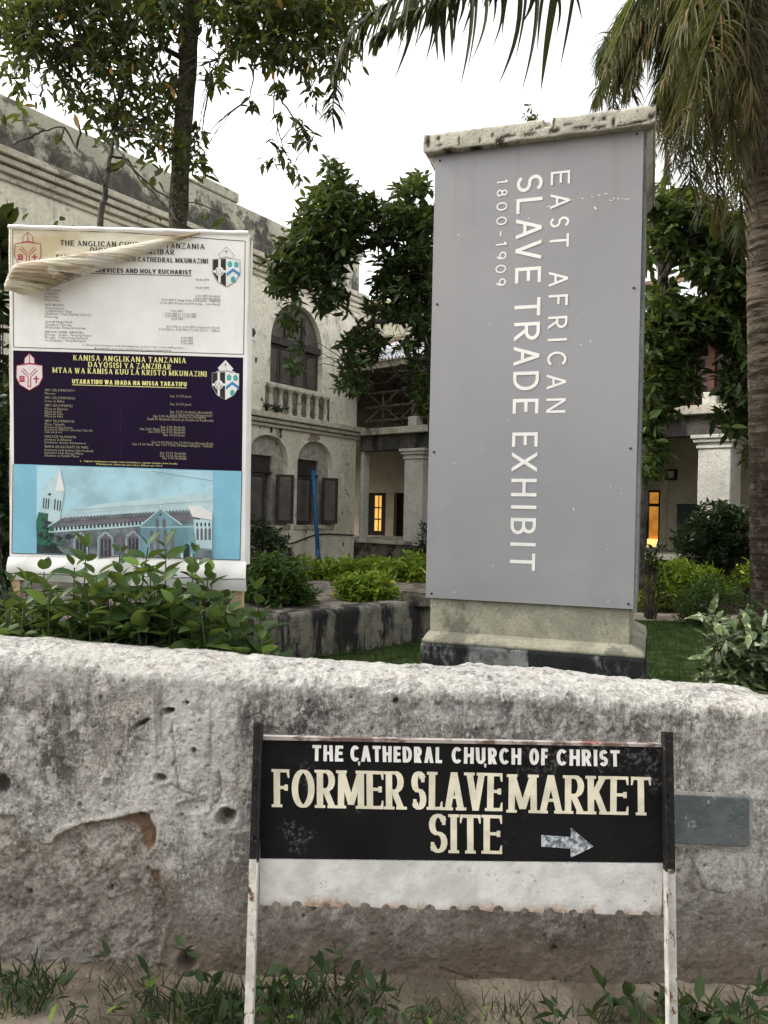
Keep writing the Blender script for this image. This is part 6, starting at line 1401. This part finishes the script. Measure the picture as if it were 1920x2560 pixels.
st2 = [(215,1375,1.25),(240,1440,1.1),(205,1480,1.1),(270,1470,1),(300,1385,1),(305,1440,1.1),(250,1520,1.2),(215,1560,1.1),(320,1500,1.1),(290,1560,1.2),(345,1550,1),(240,1600,1.1),(330,1600,1.1)]
st3 = [(370,1368,1.1),(385,1430,1),(415,1372,1),(405,1460,1.1),(350,1420,1),(390,1510,1.1),(440,1480,1),(370,1560,1.2),(440,1560,1.1),(405,1600,1.1),(340,1470,1)]
st4 = [(485,1385,1),(480,1440,1),(530,1455,1),(500,1500,1.1),(560,1500,1),(470,1540,1.1),(530,1560,1.2),(590,1560,1.1),(640,1480,1.15),(610,1600,1.1),(650,1560,1.2),(490,1610,1.1),(570,1610,1),(545,1530,1),(660,1610,1.1)]
for lb_, st_ in (('leafy green shrub behind the wall at the far left, under the banner left post', st1),('leafy green shrub with the tallest shoots, covering the banner lower edge left of middle', st2),('leafy green shrub right of middle below the banner, rising over the printed church', st3),('leafy green shrub beside the banner right post, leaning towards the pillar', st4)):
    whorl_shrub(lb_, st_ + [(x_+RNG.uniform(-40,40), y_+RNG.uniform(40,150), s_*.95) for q_ in range(2) for x_,y_,s_ in st_ if y_ < 1590], 3.3)
# little plant growing on top of the pillar
sp = thing('cap_seedling', FP.p(FP.m(1322,300)[0], 4.468, -.12), 'little green seedling sprouting on top of the pillar cap', 'plant')
b0 = wloc(sp); tips = np.array([tuple(b0+Vector((RNG.normal()*.022,RNG.normal()*.015,.03+.11*RNG.random()))) for _ in range(16)]+[tuple(b0+Vector((0,0,.2)))])
mb = MB(); mb.tube([b0-Vector((0,0,.02)), b0+Vector((.005,0,.1)), b0+Vector((0,0,.2))],[.006,.004,.002],5); mb.build('stem', m_twig, sp)
p_,d_,u_,s_ = rosettes(tips,5,.045,droop=-.2,rad=.008); leaves(sp,'leaf',T_MED,p_,d_,u_,s_,m_md,n_ind=len(p_))
# plants rooted on the string course
for lb_, px, py, n_ in (('tuft of weeds rooted on the string course beneath the arched window', 700, 1030, 14),('tuft of weeds rooted at the left end of the string course', 672, 1024, 8)):
    b0 = FL.p(*FL.m(px,py,.1),.1); r = thing('ledge_weed', b0, lb_, 'weed', 'weeds on the string course'); tips = np.array([tuple(b0+Vector((RNG.normal()*.16,0,RNG.random()*.1))) for _ in range(n_)])
    p_,d_,u_,s_ = rosettes(tips,5,.11,droop=-.1,rad=.02); leaves(r,'leaf',T_LOW,p_,d_,u_,s_,m_dk)

# lawn grass
n = 26000; gx = RNG.uniform(-1.8,7,n); gy = 3.4+8.8*RNG.random(n)**.8
keep = ~((gx > .0) & (gx < 2.6) & (gy > 5.5) & (gy < 7.2) & (np.abs(gx-1.3) < .7)); gx, gy = gx[keep], gy[keep]; n = len(gx)
d = np.stack([RNG.normal(size=n)*.35, RNG.normal(size=n)*.35, np.ones(n)],1); up = RNG.normal(size=(n,3)); up[:,2] = 0
T_BLADE = (np.array([(-.07,0,0),(.07,0,0),(.045,.55,.05),(-.045,.55,.05),(0,1,.18)]), [(0,1,2,3),(3,2,4)])
o = leaves(None, 'blade', T_BLADE, np.stack([gx,gy,np.full(n,.012)],1), d, norm(up), RNG.uniform(.04,.09,n), m_grass, 0, 'lawn_grass'); tag(o, 'short green lawn grass around the pillar', 'grass')
# verge weeds and grass at the foot of the wall
def gz(x, y): return float(-.052 + .035*fbm(np.array([x*2.2+5]), np.array([y*2.2]), 4, 3)[0] + .05*sstep(2.5,2.8,np.array([y]))[0]*fbm(np.array([x*1.7]),np.array([y*.5]),3,15)[0])
bl = []; 
for (px, w_, Yc, n_, h_) in ((70,70,2.58,160,.11),(140,40,2.62,60,.08),(290,30,2.6,40,.07),(500,110,2.50,330,.10),(600,60,2.50,200,.10),(760,110,2.52,300,.11),(900,90,2.55,200,.09),(1130,120,2.5,180,.07),(1330,90,2.5,150,.08),(1560,80,2.48,140,.08),(1750,80,2.5,150,.09),(1880,60,2.5,110,.10),(400,80,2.55,70,.06),(1240,300,2.62,160,.05),(300,300,2.64,120,.05)):
    for k in range(int(n_*.8)):
        x_ = P(px+RNG.normal()*w_*.6, 1300, Yc).x; y_ = Yc+RNG.uniform(-.10,.14); bl.append((x_, y_, gz(x_,y_), h_*.8*RNG.uniform(.4,1.5)))
bl = np.array(bl); n = len(bl); d = np.stack([RNG.normal(size=n)*.6, RNG.normal(size=n)*.4, np.ones(n)],1); up = RNG.normal(size=(n,3)); up[:,2] = 0
T_BL2 = (np.array([(-.025,0,0),(.025,0,0),(.03,.4,.03),(-.03,.4,.03),(.018,.75,-.05),(-.018,.75,-.05),(0,1,-.22)]), [(0,1,2,3),(3,2,4,5),(5,4,6)])
o = leaves(None,'blade',T_BL2, bl[:,:3], d, norm(up), bl[:,3], m_weed, 0, 'verge_grass'); tag(o, 'straggly grass along the foot of the street wall', 'grass')
WE = [(455,2470,7,.05,'creeping weed half way between the sand patch and the left post'),(640,2530,8,.055,'weed at the very foot of the left sign post'),(950,2450,8,.06,'leafy weed under the middle of the white sheet'),(1010,2520,7,.05,'low weed at the bottom edge below the arrowless end of the board'),(740,2500,8,.06,'bushy weed at the bottom edge, right of the left post'),(1640,2500,6,.06,'broad-leaved weed touching the right sign post'),(1690,2450,6,.065,'broad-leaved weed immediately right of the right sign post'),(200,2500,6,.045,'small weed on the sand, second from the left corner'),(530,2440,7,.06,'weed with narrow leaves left of the white post foot'),(575,2480,9,.06,'weed close against the left side of the left sign post'),(690,2440,8,.065,'weed just right of the left sign post'),(800,2440,9,.065,'leafy weed under the left part of the white sheet'),(880,2400,8,.06,'tall weed growing under the white sheet, left of centre'),(400,2500,9,.05,'creeping weed on bare sand left of the sign'),
 (130,2450,9,.05,'small bushy weed near the left corner of the picture'),(30,2430,6,.05,'pale weed at the left picture edge'),(400,2380,4,.06,'dark sprig stuck in the wall foot below the fallen plaster'),(1100,2510,6,.045,'small weed beneath the sign centre'),(1530,2490,8,.075,'broad-leaved weed just left of the right sign post'),(1750,2490,8,.08,'broad-leaved weed right of the right sign post'),(1810,2510,7,.08,'broad-leaved weed leaning right, two steps from the post'),(1900,2480,7,.07,'broad-leaved weed at the right picture edge'),(1400,2530,8,.06,'low weed on the sand left of the broad-leaved one'),(880,2510,6,.06,'bright yellow-green weed below the white sheet')]
for (px,py,n_,s0_,lb_) in WE:
    Y_ = 2.56 if py < 2500 else 2.50; x_ = P(px,1300,Y_).x; z_ = gz(x_,Y_); r = thing('weed', Vector((x_,Y_,z_)), lb_, 'weed', 'weeds at the foot of the street wall')
    top = P(px,py,Y_); H = max(.03, top.z-z_); mb = MB(); tp = []
    for k in range(max(3,n_//2)):
        e_ = Vector((x_+RNG.normal()*.05, Y_+RNG.normal()*.03, z_+H*RNG.uniform(.4,1.05))); mb.tube([(x_,Y_,z_-.01),(x_*.5+e_.x*.5,Y_,z_+(e_.z-z_)*.6),e_],[.002,.0015,.001],3,False); tp.append(tuple(e_))
    mb.build('stem', m_twig, r); p_,d_,u_,s_ = rosettes(np.array(tp),4,s0_,droop=-.1,rad=.006); leaves(r,'leaf',T_FINE if s0_ > .09 else T_MED,p_,d_,u_,s_,m_weed,n_ind=len(p_))
mb = MB(); pr_ = random.Random(21)
for k in range(900):
    x_, y_ = pr_.uniform(-1.6,1.6), pr_.uniform(2.3,2.74); z_ = gz(x_,y_); r_ = pr_.uniform(.002,.007)*(1.8 if pr_.random() < .06 else 1)
    vs = [(x_+r_*math.cos(a)*pr_.uniform(.7,1.2), y_+r_*math.sin(a)*pr_.uniform(.7,1.2), z_-.002) for a in (0,1.26,2.5,3.8,5.0)]+[(x_+r_*.3,y_,z_+r_*.8),(x_-r_*.3,y_+r_*.2,z_+r_*.7)]
    mb.add(vs, [(0,1,5),(1,2,6,5),(2,3,6),(3,4,6),(4,0,5,6)])
tag(mb.build('pebbles', simple('pebble_grey', (.30,.27,.23), .9, .5, 60)), 'small loose pebbles and plaster crumbs along the verge', 'pebbles', kind='stuff')
m_lit_leaf = simple('fallen_leaf_orange', (.36,.20,.08), .7, .3, 20)
for (px,Y_,lb_) in ((445,2.50,'fallen orange leaf on the weeds left of the sign post'),(495,2.44,'fallen orange leaf nearest the bottom picture edge'),(1580,2.44,'dry orange-tan leaf on the sand by the right post'),(750,2.47,'fallen tan leaf between the posts on the left')):
    x_ = P(px,1300,Y_).x; r = MB(); tv, tf = T_FINE; an = RNG.uniform(0,6); z_ = gz(x_,Y_)+.012
    r.add([(x_+.045*(v[0]*math.cos(an)-v[1]*math.sin(an)), Y_+.045*(v[0]*math.sin(an)+v[1]*math.cos(an)), z_+.02*v[2]+.004) for v in tv], tf); tag(r.build('fallen_leaf', m_lit_leaf), lb_, 'leaf', 'fallen leaves on the verge')
